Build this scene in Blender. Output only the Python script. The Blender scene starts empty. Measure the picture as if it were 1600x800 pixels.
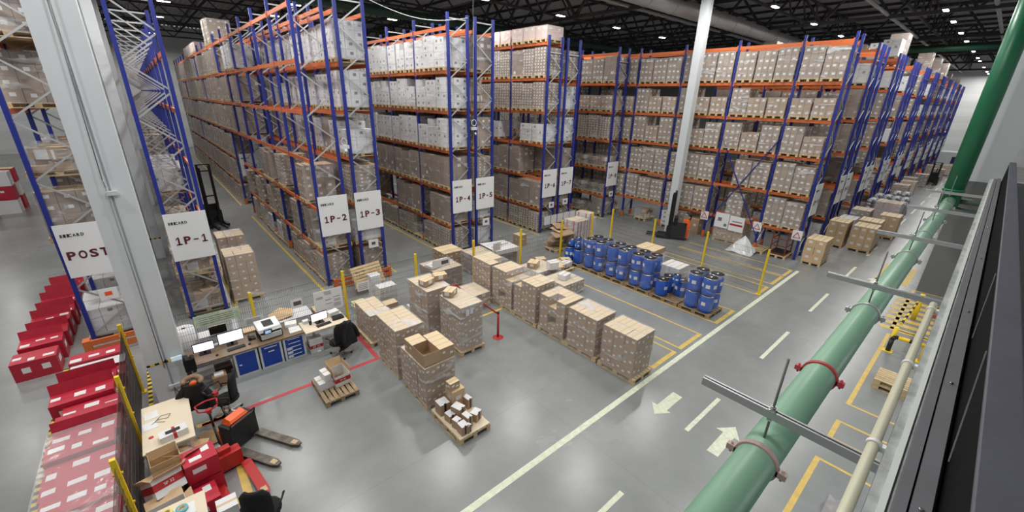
import bpy, math, random
from mathutils import Vector, Matrix
R = math.radians
S = bpy.context.scene
C = S.collection
rnd = random.Random(7)

# ---------------------------------------------------------------- camera, world, exposure
YAW, PITCH, ROLL, FPX = .8498, .3627, .0264, 640.7
cf = Vector((math.cos(PITCH) * math.cos(YAW), math.cos(PITCH) * math.sin(YAW), -math.sin(PITCH)))
cr = Vector((math.sin(YAW), -math.cos(YAW), 0)); cu = cr.cross(cf)
r2 = math.cos(ROLL) * cr + math.sin(ROLL) * cu; u2 = -math.sin(ROLL) * cr + math.cos(ROLL) * cu
cam = bpy.data.objects.new('camera', bpy.data.cameras.new('camera')); C.objects.link(cam)
mw = Matrix((r2, u2, -cf)).transposed().to_4x4(); mw.translation = (0, 0, 7.0)
cam.matrix_world = mw
cam.data.sensor_width = 36; cam.data.lens = FPX / 1600 * 36; cam.data.clip_start = .05; cam.data.clip_end = 400
S.camera = cam
S.view_settings.view_transform = 'Standard'; S.view_settings.look = 'None'
S.view_settings.gamma = 1; S.view_settings.use_curve_mapping = False
S.view_settings.exposure = 0.12
W = bpy.data.worlds.new('world'); S.world = W; W.use_nodes = True
W.node_tree.nodes['Background'].inputs[0].default_value = (.93, .97, 1, 1)
W.node_tree.nodes['Background'].inputs[1].default_value = .28
LAMP_W = 200.0
S.cycles.max_bounces = 6; S.cycles.transparent_max_bounces = 24; S.cycles.diffuse_bounces = 3
S.cycles.caustics_reflective = False; S.cycles.caustics_refractive = False
S.cycles.sample_clamp_indirect = 4.0

# ---------------------------------------------------------------- materials
MT = {}
def lin(c): return tuple(((v / 255) / 12.92 if v / 255 <= .04045 else ((v / 255 + .055) / 1.055) ** 2.4) for v in c) + (1,)
def mat(name, rgb, rough=.5, metal=0, var=0, island=0, nscale=8, bump=0, bscale=30, emit=0, alpha=1, coat=0, rgb2=None, stretch=None):
    if name in MT: return MT[name]
    m = bpy.data.materials.new(name); m.use_nodes = True; MT[name] = m
    nt = m.node_tree; P = nt.nodes['Principled BSDF']; L = nt.links.new
    P.inputs['Base Color'].default_value = lin(rgb); P.inputs['Roughness'].default_value = rough; P.inputs['Metallic'].default_value = metal
    if coat: P.inputs['Coat Weight'].default_value = coat; P.inputs['Coat Roughness'].default_value = .15
    if emit: P.inputs['Emission Color'].default_value = lin(rgb); P.inputs['Emission Strength'].default_value = emit
    if alpha < 1: P.inputs['Alpha'].default_value = alpha
    src = None
    if var or bump or rgb2:
        tc = nt.nodes.new('ShaderNodeTexCoord'); mp = nt.nodes.new('ShaderNodeMapping'); L(tc.outputs['Object'], mp.inputs[0])
        if stretch: mp.inputs['Scale'].default_value = stretch
        src = mp.outputs[0]
    if var or rgb2:
        n = nt.nodes.new('ShaderNodeTexNoise'); n.inputs['Scale'].default_value = nscale; n.inputs['Detail'].default_value = 5; L(src, n.inputs['Vector'])
        mx = nt.nodes.new('ShaderNodeMix'); mx.data_type = 'RGBA'
        c = lin(rgb); c2 = lin(rgb2) if rgb2 else tuple(max(0, v * (1 - var)) for v in c[:3]) + (1,)
        rp = nt.nodes.new('ShaderNodeMapRange'); rp.inputs[1].default_value = .35; rp.inputs[2].default_value = .65; L(n.outputs[0], rp.inputs[0]); L(rp.outputs[0], mx.inputs[0])
        mx.inputs[6].default_value = c; mx.inputs[7].default_value = c2; L(mx.outputs[2], P.inputs['Base Color']); last = mx.outputs[2]
    else: last = None
    if island:
        g = nt.nodes.new('ShaderNodeNewGeometry'); mr = nt.nodes.new('ShaderNodeMapRange'); L(g.outputs['Random Per Island'], mr.inputs[0])
        mr.inputs[3].default_value = 1 - island; mr.inputs[4].default_value = 1 + island * .5
        hs = nt.nodes.new('ShaderNodeHueSaturation'); L(mr.outputs[0], hs.inputs['Value'])
        if last: L(last, hs.inputs['Color'])
        else: hs.inputs['Color'].default_value = lin(rgb)
        L(hs.outputs[0], P.inputs['Base Color'])
    if bump:
        b = nt.nodes.new('ShaderNodeTexNoise'); b.inputs['Scale'].default_value = bscale; b.inputs['Detail'].default_value = 3; L(src, b.inputs['Vector'])
        bp = nt.nodes.new('ShaderNodeBump'); bp.inputs['Strength'].default_value = bump; bp.inputs['Distance'].default_value = .02
        L(b.outputs[0], bp.inputs['Height']); L(bp.outputs[0], P.inputs['Normal'])
    return m
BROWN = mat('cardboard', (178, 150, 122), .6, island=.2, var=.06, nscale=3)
BROWN2 = mat('cardboard_pale', (208, 178, 140), .6, island=.08)
BROWN3 = mat('cardboard_dull', (146, 126, 110), .6, island=.16)
BROWNR = mat('cardboard_greyed', (158, 138, 120), .6, island=.24)
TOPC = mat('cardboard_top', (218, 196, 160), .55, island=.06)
INSIDE = mat('cardboard_inside', (150, 120, 88), .8)
WHITE = mat('white_carton', (222, 222, 224), .5, island=.05)
PAPER = mat('paper_label', (226, 226, 226), .5)
INK = mat('print_ink', (95, 80, 80), .6)
TAPE = mat('packing_tape', (212, 190, 150), .25)
WOOD = mat('pallet_wood', (214, 190, 148), .7, var=.25, nscale=6, island=.12, stretch=(1, 1, 6))
WOODD = mat('worn_pallet_wood', (165, 142, 112), .75, var=.3, nscale=6, island=.15)
BLUE = mat('blue_rack_paint', (32, 46, 136), .4)
ORANGE = mat('orange_beam_paint', (214, 112, 58), .4, var=.1, nscale=2)
GALV = mat('galvanised_steel', (188, 190, 192), .4, .5)
YEL = mat('yellow_paint', (240, 205, 40), .4)
YLINE = mat('yellow_floor_paint', (222, 188, 88), .45, rgb2=(200, 172, 100), nscale=6)
WLINE = mat('cream_floor_paint', (226, 230, 205), .45, rgb2=(205, 210, 188), nscale=9)
RLINE = mat('red_floor_paint', (196, 66, 72), .45, rgb2=(170, 70, 75), nscale=4)
BLK = mat('black_plastic', (22, 22, 24), .45)
DARK = mat('dark_steel', (46, 46, 50), .5, .3)
GREY = mat('grey_plastic', (120, 122, 124), .5)
LGREY = mat('light_grey_paint', (205, 210, 212), .4)
CHROME = mat('chrome', (215, 215, 218), .2, .9)
DRUM = mat('blue_drum_plastic', (42, 92, 190), .28)
RED = mat('red_carton', (186, 34, 58), .42, var=.12, nscale=5, island=.08)
REDP = mat('red_paint', (176, 38, 38), .4)
PINK = mat('magenta_print', (190, 70, 90), .5)
BOARD = mat('white_board', (232, 234, 236), .4)
MAROON = mat('maroon_lettering', (92, 26, 44), .5)
CLOTH = mat('black_cloth', (24, 24, 27), .9, var=.3, nscale=14, bump=.4, bscale=20)
ORG = mat('orange_plastic', (240, 98, 36), .4)
FUR = mat('fur', (168, 140, 112), 1, var=.4, nscale=40, bump=1, bscale=60)
BEIGE = mat('beige_laminate', (222, 208, 184), .45)
BRWN = mat('brown_worktop', (128, 106, 84), .4, var=.15, nscale=5, stretch=(1, 8, 1))
COLP = mat('white_column_paint', (214, 220, 224), .45, var=.04, nscale=1.5)
SKIN = mat('skin', (200, 150, 125), .6)
DGREEN = mat('dark_green_paint', (44, 120, 84), .35)

def film(name, dens, rough=.13):
    m = bpy.data.materials.new(name); m.use_nodes = True; nt = m.node_tree; L = nt.links.new
    for n in list(nt.nodes): nt.nodes.remove(n)
    o = nt.nodes.new('ShaderNodeOutputMaterial'); mx = nt.nodes.new('ShaderNodeMixShader'); t = nt.nodes.new('ShaderNodeBsdfTransparent')
    P = nt.nodes.new('ShaderNodeBsdfPrincipled'); P.inputs['Base Color'].default_value = (.8, .82, .85, 1); P.inputs['Roughness'].default_value = rough
    tc = nt.nodes.new('ShaderNodeTexCoord'); oi = nt.nodes.new('ShaderNodeObjectInfo'); va = nt.nodes.new('ShaderNodeVectorMath'); va.operation = 'ADD'; L(tc.outputs['Object'], va.inputs[0])
    sc = nt.nodes.new('ShaderNodeMath'); sc.operation = 'MULTIPLY'; sc.inputs[1].default_value = 37; L(oi.outputs['Random'], sc.inputs[0]); L(sc.outputs[0], va.inputs[1])
    mp = nt.nodes.new('ShaderNodeMapping'); mp.inputs['Rotation'].default_value = (.5, .4, 0); mp.inputs['Scale'].default_value = (.8, .8, 3.4); L(va.outputs[0], mp.inputs[0])
    n = nt.nodes.new('ShaderNodeTexNoise'); n.inputs['Scale'].default_value = 1.5; n.inputs['Detail'].default_value = 4; n.inputs['Distortion'].default_value = .9; L(mp.outputs[0], n.inputs['Vector'])
    mr = nt.nodes.new('ShaderNodeMapRange'); mr.inputs[1].default_value = .56; mr.inputs[2].default_value = .74; mr.inputs[3].default_value = dens * .6; mr.inputs[4].default_value = min(.9, dens * 2.6); L(n.outputs[0], mr.inputs[0])
    b = nt.nodes.new('ShaderNodeBump'); b.inputs['Strength'].default_value = .8; b.inputs['Distance'].default_value = .06; L(n.outputs[0], b.inputs['Height']); L(b.outputs[0], P.inputs['Normal'])
    L(mr.outputs[0], mx.inputs[0]); L(t.outputs[0], mx.inputs[1]); L(P.outputs[0], mx.inputs[2]); L(mx.outputs[0], o.inputs[0])
    return m
FILM = film('stretch_film', .27)
FILMD = film('dense_stretch_film', .4)
FILML = film('light_stretch_film', .1)

def floor_mat():
    m = bpy.data.materials.new('polished_concrete'); m.use_nodes = True; nt = m.node_tree; L = nt.links.new; P = nt.nodes['Principled BSDF']
    tc = nt.nodes.new('ShaderNodeTexCoord')
    n = nt.nodes.new('ShaderNodeTexNoise'); n.inputs['Scale'].default_value = .35; n.inputs['Detail'].default_value = 8; n.inputs['Roughness'].default_value = .6; L(tc.outputs['Object'], n.inputs['Vector'])
    n2 = nt.nodes.new('ShaderNodeTexNoise'); n2.inputs['Scale'].default_value = 2.2; n2.inputs['Detail'].default_value = 8; n2.inputs['Distortion'].default_value = .4; L(tc.outputs['Object'], n2.inputs['Vector'])
    r = nt.nodes.new('ShaderNodeValToRGB'); r.color_ramp.elements[0].position = .3; r.color_ramp.elements[0].color = lin((126, 129, 129)); r.color_ramp.elements[1].position = .7; r.color_ramp.elements[1].color = lin((146, 149, 148)); L(n.outputs[0], r.inputs[0])
    mx = nt.nodes.new('ShaderNodeMix'); mx.data_type = 'RGBA'; mx.blend_type = 'MULTIPLY'; mx.inputs[0].default_value = .5
    r3 = nt.nodes.new('ShaderNodeMapRange'); r3.inputs[1].default_value = .3; r3.inputs[2].default_value = .7; r3.inputs[3].default_value = .9; r3.inputs[4].default_value = 1.05; L(n2.outputs[0], r3.inputs[0])
    L(r.outputs[0], mx.inputs[6]); L(r3.outputs[0], mx.inputs[7])
    # expansion joints of the slab, every six metres
    sx = nt.nodes.new('ShaderNodeSeparateXYZ'); L(tc.outputs['Object'], sx.inputs[0]); js = []
    for ax in (0, 1):
        a = nt.nodes.new('ShaderNodeMath'); a.operation = 'PINGPONG'; a.inputs[1].default_value = 3.0; L(sx.outputs[ax], a.inputs[0])
        b = nt.nodes.new('ShaderNodeMath'); b.operation = 'GREATER_THAN'; b.inputs[1].default_value = .012; L(a.outputs[0], b.inputs[0]); js.append(b)
    mm = nt.nodes.new('ShaderNodeMath'); mm.operation = 'MULTIPLY'; L(js[0].outputs[0], mm.inputs[0]); L(js[1].outputs[0], mm.inputs[1])
    mr = nt.nodes.new('ShaderNodeMapRange'); mr.inputs[3].default_value = .9; L(mm.outputs[0], mr.inputs[0])
    m3 = nt.nodes.new('ShaderNodeMix'); m3.data_type = 'RGBA'; m3.blend_type = 'MULTIPLY'; m3.inputs[0].default_value = 1; L(mx.outputs[2], m3.inputs[6]); L(mr.outputs[0], m3.inputs[7])
    L(m3.outputs[2], P.inputs['Base Color'])
    r2_ = nt.nodes.new('ShaderNodeMapRange'); r2_.inputs[3].default_value = .2; r2_.inputs[4].default_value = .32; L(n.outputs[0], r2_.inputs[0]); L(r2_.outputs[0], P.inputs['Roughness'])
    P.inputs['Specular IOR Level'].default_value = .6
    return m
FLOOR = floor_mat()

def stripe_mat(name, a, b, period, axis):
    m = bpy.data.materials.new(name); m.use_nodes = True; nt = m.node_tree; L = nt.links.new; P = nt.nodes['Principled BSDF']; P.inputs['Roughness'].default_value = .5
    tc = nt.nodes.new('ShaderNodeTexCoord'); sx = nt.nodes.new('ShaderNodeSeparateXYZ'); L(tc.outputs['Object'], sx.inputs[0])
    q = nt.nodes.new('ShaderNodeMath'); q.operation = 'PINGPONG'; q.inputs[1].default_value = period / 2; L(sx.outputs[axis], q.inputs[0])
    g = nt.nodes.new('ShaderNodeMath'); g.operation = 'GREATER_THAN'; g.inputs[1].default_value = period / 4; L(q.outputs[0], g.inputs[0])
    mx = nt.nodes.new('ShaderNodeMix'); mx.data_type = 'RGBA'; L(g.outputs[0], mx.inputs[0]); mx.inputs[6].default_value = lin(a); mx.inputs[7].default_value = lin(b); L(mx.outputs[2], P.inputs['Base Color'])
    return m
HAZX = stripe_mat('hazard_stripes_x', (25, 25, 25), (240, 205, 40), .16, 0)
HAZY = stripe_mat('hazard_stripes_y', (30, 30, 30), (235, 210, 60), .2, 1)
HAZY2 = stripe_mat('hazard_bar_y', (30, 30, 30), (245, 205, 40), .5, 1)

# ---------------------------------------------------------------- mesh helpers
class MB:
    def __init__(s): s.v = []; s.f = []; s.m = []; s.sm = []; s.M = None
    def add(s, vs, fs, m=0, smooth=False):
        n = len(s.v)
        for p in vs: s.v.append(tuple(s.M @ Vector(p)) if s.M else tuple(p))
        for f in fs: s.f.append(tuple(i + n for i in f)); s.m.append(m); s.sm.append(smooth)
        return s
    def box(s, x0, y0, z0, x1, y1, z1, m=0, top=None):
        s.add([(x0, y0, z0), (x1, y0, z0), (x1, y1, z0), (x0, y1, z0), (x0, y0, z1), (x1, y0, z1), (x1, y1, z1), (x0, y1, z1)],
              [(0, 3, 2, 1), (0, 1, 5, 4), (1, 2, 6, 5), (2, 3, 7, 6), (3, 0, 4, 7)], m)
        s.f.append(tuple(len(s.v) - 4 + i for i in range(4))); s.m.append(m if top is None else top); s.sm.append(False)
        return s
    def cb(s, c, d, m=0): return s.box(c[0] - d[0] / 2, c[1] - d[1] / 2, c[2] - d[2] / 2, c[0] + d[0] / 2, c[1] + d[1] / 2, c[2] + d[2] / 2, m)
    def bar(s, p, q, w, h, m=0, up=(0, 0, 1)):
        p = Vector(p); q = Vector(q); d = (q - p).normalized(); u = Vector(up)
        if abs(d.dot(u)) > .98: u = Vector((0, 1, 0))
        a = d.cross(u).normalized() * w / 2; b = a.cross(d).normalized() * h / 2
        s.add([p - a - b, p + a - b, p + a + b, p - a + b, q - a - b, q + a - b, q + a + b, q - a + b],
              [(0, 1, 2, 3), (7, 6, 5, 4), (0, 4, 5, 1), (1, 5, 6, 2), (2, 6, 7, 3), (3, 7, 4, 0)], m)
        return s
    def cyl(s, p, q, r, m=0, n=12, r2=None, caps=True, capm=None):
        p = Vector(p); q = Vector(q); d = (q - p).normalized(); u = Vector((0, 0, 1)) if abs(d.z) < .95 else Vector((1, 0, 0))
        a = d.cross(u).normalized(); b = d.cross(a).normalized(); r2 = r if r2 is None else r2; k = len(s.v)
        vs = []
        for i in range(n):
            t = 2 * math.pi * i / n; w = a * math.cos(t) + b * math.sin(t); vs += [p + w * r, q + w * r2]
        s.add(vs, [(2 * i, 2 * i + 1, (2 * i + 3) % (2 * n), (2 * i + 2) % (2 * n)) for i in range(n)], m, True)
        if caps:
            s.f.append(tuple(k + 2 * i for i in range(n))); s.m.append(m if capm is None else capm); s.sm.append(False)
            s.f.append(tuple(k + 2 * i + 1 for i in reversed(range(n)))); s.m.append(m if capm is None else capm); s.sm.append(False)
        return s
    def tube(s, pts, r, m=0, n=8):
        for a, b in zip(pts, pts[1:]): s.cyl(a, b, r, m, n)
        return s
    def lathe(s, prof, c=(0, 0, 0), m=0, n=20, ms=None):
        k = len(prof); vs = []
        for i in range(n):
            t = 2 * math.pi * i / n
            for r, z in prof: vs.append((c[0] + r * math.cos(t), c[1] + r * math.sin(t), c[2] + z))
        for j in range(k - 1):
            s.add([], [], m)
        n0 = len(s.v); s.add(vs, [], m)
        for i in range(n):
            for j in range(k - 1):
                s.f.append((n0 + i * k + j, n0 + ((i + 1) % n) * k + j, n0 + ((i + 1) % n) * k + j + 1, n0 + i * k + j + 1)); s.m.append(ms[j] if ms else m); s.sm.append(True)
        return s
    def quad(s, a, b, c, d, m=0): return s.add([a, b, c, d], [(0, 1, 2, 3)], m)
    def plate(s, pts, z0, z1, m=0):   # extruded outline in the xy plane
        n = len(pts); s.add([(x, y, z0) for x, y in pts] + [(x, y, z1) for x, y in pts], [tuple(reversed(range(n))), tuple(range(n, 2 * n))] + [(i, (i + 1) % n, n + (i + 1) % n, n + i) for i in range(n)], m); return s
    def mesh(s, name, mats):
        me = bpy.data.meshes.new(name); me.from_pydata(s.v, [], s.f)
        for m in mats: me.materials.append(m)
        me.polygons.foreach_set('material_index', s.m); me.polygons.foreach_set('use_smooth', s.sm); me.update(); return me
    def build(s, name, mats, parent=None, loc=(0, 0, 0), rz=0):
        if not isinstance(mats, (list, tuple)): mats = [mats]
        return inst(name, s.mesh(name, mats), parent, loc, rz)
def inst(name, me, parent=None, loc=(0, 0, 0), rz=0):
    o = bpy.data.objects.new(name, me); C.objects.link(o); o.location = loc
    o.rotation_euler = (0, 0, rz) if not isinstance(rz, tuple) else rz
    if parent is not None: o.parent = parent
    return o
def tag(o, label, cat, group=None, kind=None):
    if label: o['label'] = label
    if cat: o['category'] = cat
    if group: o['group'] = group
    if kind: o['kind'] = kind
    return o
def thing(name, label, cat, loc=(0, 0, 0), rz=0, group=None):
    return tag(inst(name, None, None, loc, rz), label, cat, group)
def struct(o): o['kind'] = 'structure'; return o
_tx = {}
def text_mesh(s, size, m, ext=.002, bold=0.0):
    k = (s, size, m.name, bold)
    if k in _tx: return _tx[k]
    c = bpy.data.curves.new('lettering', 'FONT'); c.body = s; c.size = size; c.extrude = ext; c.offset = bold; c.align_x = 'CENTER'; c.align_y = 'CENTER'
    c.resolution_u = 3
    o = bpy.data.objects.new('lettering', c); C.objects.link(o); bpy.context.view_layer.update()
    me = bpy.data.meshes.new_from_object(o.evaluated_get(bpy.context.evaluated_depsgraph_get()))
    bpy.data.objects.remove(o); me.materials.clear(); me.materials.append(m); _tx[k] = me; return me
FACE_Y = (R(90), 0, 0)          # lettering that faces -Y
ORD = ['first', 'second', 'third', 'fourth', 'fifth', 'sixth', 'seventh', 'eighth', 'ninth', 'tenth', 'eleventh', 'twelfth', 'thirteenth', 'fourteenth', 'fifteenth', 'sixteenth', 'seventeenth', 'eighteenth', 'nineteenth', 'twentieth']

# ---------------------------------------------------------------- the hall
fl = struct(MB().quad((-60, -14, 0), (92, -14, 0), (92, 72, 0), (-60, 72, 0)).build('floor', FLOOR))
def line(name, m, pts, label=None, z=.003):
    o = MB().plate(pts, 0, z).build(name, m, fl)
    if label: o['label'] = label
    return o
def rect(x0, y0, x1, y1): return [(x0, y0), (x1, y0), (x1, y1), (x0, y1)]
line('painted_line', WLINE, rect(2.2, 4.38, 21.4, 4.52), 'long cream line along the main aisle')
for x0, x1 in ((4.2, 5.5), (8.0, 9.7), (12.5, 14.9), (17.2, 19.6), (21.9, 24.3), (26.7, 29.1), (31.5, 33.9), (36.3, 38.7), (41, 43.4), (45.8, 48.2), (50.6, 53), (55.4, 57.8), (60.2, 62.6), (65, 67.4)):
    line('lane_dash', WLINE, rect(x0, 2.82, x1, 2.92), 'worn cream dash of the lane divider')
line('painted_arrow', WLINE, [(9.0, 3.5), (9.02, 3.76), (8.25, 3.76), (8.25, 3.9), (7.9, 3.63), (8.25, 3.4), (8.25, 3.5)], 'cream arrow pointing towards the viewer')
line('painted_arrow', WLINE, [(7.8, 2.06), (7.8, 2.3), (8.62, 2.3), (8.62, 2.46), (9.0, 2.18), (8.62, 1.94), (8.62, 2.06)], 'cream arrow pointing away down the aisle')
line('painted_arrow', WLINE, [(21.9, 1.75), (21.9, 2.05), (22.9, 2.05), (22.9, 2.2), (23.5, 1.9), (22.9, 1.6), (22.9, 1.75)], 'distant cream arrow')
def lane(x0, x1, y0, y1, w=.07, endw=.13):
    for a, b in ((x0, x0 + w), (x1 - w, x1)): line('painted_line', YLINE, rect(a, y0 + endw, b, y1))
    line('painted_line', YLINE, rect(x0, y0, x1, y0 + endw))
for x0, x1 in ((9.5, 10.75), (11.05, 12.4), (14.85, 16.2), (16.55, 17.15)):
    pass
lane(9.5, 10.8, 4.62, 11.3); lane(11.05, 12.42, 4.62, 11.3); lane(13.5, 15.0, 4.62, 11.3)
lane(17.15, 18.35, 4.62, 12.0); lane(18.75, 20.1, 4.62, 9.6); lane(20.2, 21.3, 4.62, 9.6)
line('painted_line', YLINE, rect(7.3, 10.0, 8.6, 10.1))
for x in (.93 + .25, 3.95, 6.95, 9.72, 12.75, 15.55, 18.5, 21.3):
    y1 = 28.6
    line('aisle_edge_line', mat('yellow_aisle_paint', (200, 176, 70), .5, rgb2=(180, 158, 80), nscale=3), rect(x - .05, 15.4, x + .05, y1), 'yellow line along the foot of a rack')
    line('aisle_edge_line', YLINE, rect(x - .05, 32, x + .05, 64))
line('red_walkway_line', RLINE, rect(-.4, 9.86, 3.75, 9.98), 'red walkway line')
line('red_walkway_line', RLINE, rect(3.66, 9.98, 3.78, 12.3)); line('red_walkway_line', RLINE, rect(5.2, 11.95, 16.5, 12.07))
line('yellow_box_line', YLINE, rect(-.02, 7.3, .12, 10.2)); line('yellow_box_line', YLINE, rect(-.6, 7.22, .12, 7.34)); line('yellow_box_line', YLINE, rect(-.5, 9.9, .1, 10.02))
line('hazard_floor_tape', HAZY, rect(-2.95, 5, -2.85, 14.6), 'black and yellow striped tape')
line('hazard_floor_tape', HAZY, rect(-1.28, 5, -1.2, 14.6))
for a in ((12.0, -.6, 17.6, .78), ): pass
def bay(x0, x1, y=.72): # storage bays under the mezzanine
    line('painted_line', YLINE, rect(x0, y - .1, x1, y)); line('painted_line', YLINE, rect(x0, -2.5, x0 + .07, y - .1)); line('painted_line', YLINE, rect(x1 - .07, -2.5, x1, y - .1))
bay(12.05, 17.5); bay(10.35, 11.2); bay(5.2, 9.5); bay(18, 23)
for k in range(7): line('crossing_stripe', YLINE, rect(17.9 + k * .55, -.5, 18.2 + k * .55, 1.0))
line('yellow_floor_hatch', YLINE, rect(23.2, .9, 26.2, 1.1)); line('yellow_floor_hatch', YLINE, rect(23.2, 1.8, 26.2, 2.0))
for k in range(6): line('yellow_floor_hatch', YLINE, rect(23.3 + k * .5, 1.1, 23.5 + k * .5, 1.8))
for y in (60,): pass

CORR = mat('roof_deck', (168, 168, 172), .6)
mb = MB()
NX = 380
for i in range(NX):       # trapezoidal roof sheeting
    x = -60 + i * .4
    for a, b, za, zb in ((0, .12, 14.6, 14.6), (.12, .2, 14.6, 14.72), (.2, .32, 14.72, 14.72), (.32, .4, 14.72, 14.6)):
        mb.quad((x + a, -14, za), (x + a, 72, za), (x + b, 72, zb), (x + b, -14, zb))
struct(mb.build('ceiling', CORR))
PANEL = stripe_mat('sandwich_panel', (228, 231, 232), (236, 238, 239), 2.0, 2)
def wall(name, x0, y0, x1, y1):
    struct(MB().box(x0, y0, 0, x1, y1, 14.6).build(name, PANEL))
wall('wall_far', -60, 72, 92, 72.3); wall('wall_right', 92, -14, 92.3, 72); wall('wall_left', -60.3, -14, -60, 72)
TR = mat('roof_truss_paint', (58, 58, 62), .55)
def truss(p, q, z0, z1, step, label, w=.12):
    m = MB(); p = Vector(p); q = Vector(q); L = (q - p).length; n = max(2, int(L / step)); d = (q - p) / n
    m.bar(p + Vector((0, 0, z0)), q + Vector((0, 0, z0)), w, w); m.bar(p + Vector((0, 0, z1)), q + Vector((0, 0, z1)), w, w)
    for i in range(n):
        a = p + d * i; b = p + d * (i + .5); c = p + d * (i + 1)
        m.bar(a + Vector((0, 0, z1)), b + Vector((0, 0, z0)), w * .7, w * .7); m.bar(b + Vector((0, 0, z0)), c + Vector((0, 0, z1)), w * .7, w * .7)
    o = m.build('roof_truss', TR); tag(o, label, 'roof truss', 'dark steel trusses under the roof'); return o
for y in range(0, 72, 6): truss((-30, y, 0), (92, y, 0), 12.9, 14.4, 3.0, 'dark lattice truss spanning along the main aisle under the roof', .13)
for x in range(-24, 92, 12): truss((x - 1 + .1, -6, 0), (x - 1 + .1, 72, 0), 12.2, 14.4, 3.5, 'deep dark lattice girder spanning over the rack rows', .2)
m = MB()
for x in range(-30, 92, 3): m.bar((x, -10, 14.5), (x, 72, 14.5), .1, .18)
tag(m.build('roof_purlin', TR), 'rows of thin dark purlins directly under the roof sheeting', 'purlin', kind='stuff')
DUCT = mat('grey_duct', (176, 178, 180), .4, .3)
def duct(y, z, r, x0, x1, m_, label, ax=0):
    m = MB()
    P = (lambda t: (t, y, z)) if ax == 0 else (lambda t: (y, t, z))
    m.cyl(P(x0), P(x1), r, 0, 20); o = tag(m.build('ventilation_duct', m_), label, 'duct')
    b = MB()
    t = x0
    while t < x1: b.cyl(P(t), P(t + .08), r + .02, 0, 20); t += 2.4
    b.build('joint_ring', m_, o); return o
duct(13.4, 11.9, .42, 8, 60, DUCT, 'big round grey ventilation duct crossing above the middle column')
duct(50.6, 11.8, .25, -2, 16, mat('dull_green_pipe', (30, 76, 58), .5), 'dark green pipe running level under the roof at the riser', 1)
duct(27.0, 11.9, .3, -30, 40, mat('dull_green_duct', (38, 70, 60), .5), 'dark green duct under the roof behind the tall racks')
for y in (2.2, 6.6, 16.5): duct(y, 12.3, .09, 10, 92, DUCT, {2.2: 'thin grey sprinkler pipe nearest the mezzanine', 6.6: 'thin grey sprinkler pipe above the main aisle', 16.5: 'thin grey sprinkler pipe above the rack fronts'}[y])

def column(x, y, label, w=.62, d=.5, tape=None, box=False):
    t = thing('steel_column', label, 'column', (x, y, 0)); m = MB()
    h = 12.9
    m.box(-w / 2, -d / 2, 0, -w / 2 + w * .47, d / 2, h); m.box(-w / 2 + w * .47, -d / 2 + .05, 0, -w / 2 + w * .53, d / 2 - .05, h); m.box(-w / 2 + w * .53, -d / 2, 0, w / 2, d / 2, h)
    m.build('shaft', COLP, t)
    if tape: MB().box(-w / 2 - .004, -d / 2 - .004, tape, w / 2 + .004, d / 2 + .004, tape + .05).build('hazard_tape', HAZX, t)
    return t
c0 = column(-.735, 11.5, 'thick white column rising between the POST sign and the 1P-1 sign', .68, .5, 1.1)
m = MB().tube([(-.05, -.29, 1.0), (-.05, -.29, 5.2), (-.06, -.3, 5.35), (.02, -.28, 9)], .008); m.build('cable', GREY, c0)
m = MB().box(-.06, -.33, 5.05, .1, -.25, 5.13); m.build('junction_box', LGREY, c0)
m = MB().box(-.08, -.32, .42, .12, -.25, .5).box(.14, -.3, .36, .24, -.25, .44); m.build('socket_block', LGREY, c0)
m = MB().tube([(0, -.32, .45), (.1, -.4, .2), (.2, -.35, .1), (.3, -.3, .4), (.36, -.28, 1.0)], .008); m.build('cable', BLK, c0)
column(-.75, 23.4, 'white column behind the thick column, in the gap beside rack 1P-1', .7, .5, .9)
column(-.75, 35.4, 'white column far back beside rack 1P-1', .7, .5)
column(22.25, 11.35, 'slim white column standing beside the black reach truck', .46, .4, 1.0)
cR = column(23.6, .05, 'broad white column at the end of the mezzanine behind the green riser', 1.0, 1.0)
MB().box(-.56, -.56, 0, .56, .56, 4.6).build('grey_lower_part', mat('lower_part_grey', (112, 114, 114), .6), cR)  # lower part of the column in darker grey, slightly wider than the shaft

# ---------------------------------------------------------------- lamps
LENS = mat('lamp_lens', (255, 252, 244), .3, emit=14)
LHOUSE = MB().box(-.34, -.12, .03, .34, .12, .14).box(-.04, -.02, .14, .04, .02, .2).box(-.008, -.008, .2, .008, .008, 2.72).mesh('lamp_housing', [GREY])
LLENS = MB().box(-.3, -.1, 0, .3, .1, .03).mesh('lamp_lens', [LENS])
la = bpy.data.lights.new('lamp_light', 'AREA'); la.shape = 'RECTANGLE'; la.size = .6; la.size_y = .2; la.energy = LAMP_W; la.color = (1, .98, .94)
rows = {3.9: [-3, 3, 9, 15.4, 21.5, 27.4, 33.25, 37.6, 43.1, 48.2, 56.4, 63.1, 67, 76, 84.6, 89], 9.9: [-4, 2, 8, 14, 20.5, 26.8, 33.6, 40.1, 50, 62, 75, 86],
        15.0: [-10, -3, 3.2, 9, 14], 20.1: [-10, -3.5, 2.6, 8.5, 15.2, 21.15, 26.94, 33, 43], 29.7: [-18, -8, 2.6, 8.45, 14.6, 20.5, 27], 34.8: [2.6, 8.46], 42: [-22, -10, 2.6, 14, 26], 54: [-24, -12, 2.6, 14], 66: [-20, -8, 2.6]}  # also holds lamps added for light: overhead, far left, by the end walls
near = {3.9: 'above the main aisle', 9.9: 'over the drum lanes', 15.0: 'over the rack fronts', 20.1: 'over the foremost rack bays', 29.7: 'over the cross aisle', 34.8: 'past the cross aisle', 42: 'deep over the rack rows', 54: 'towards the far wall', 66: 'beside the far wall'}
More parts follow.
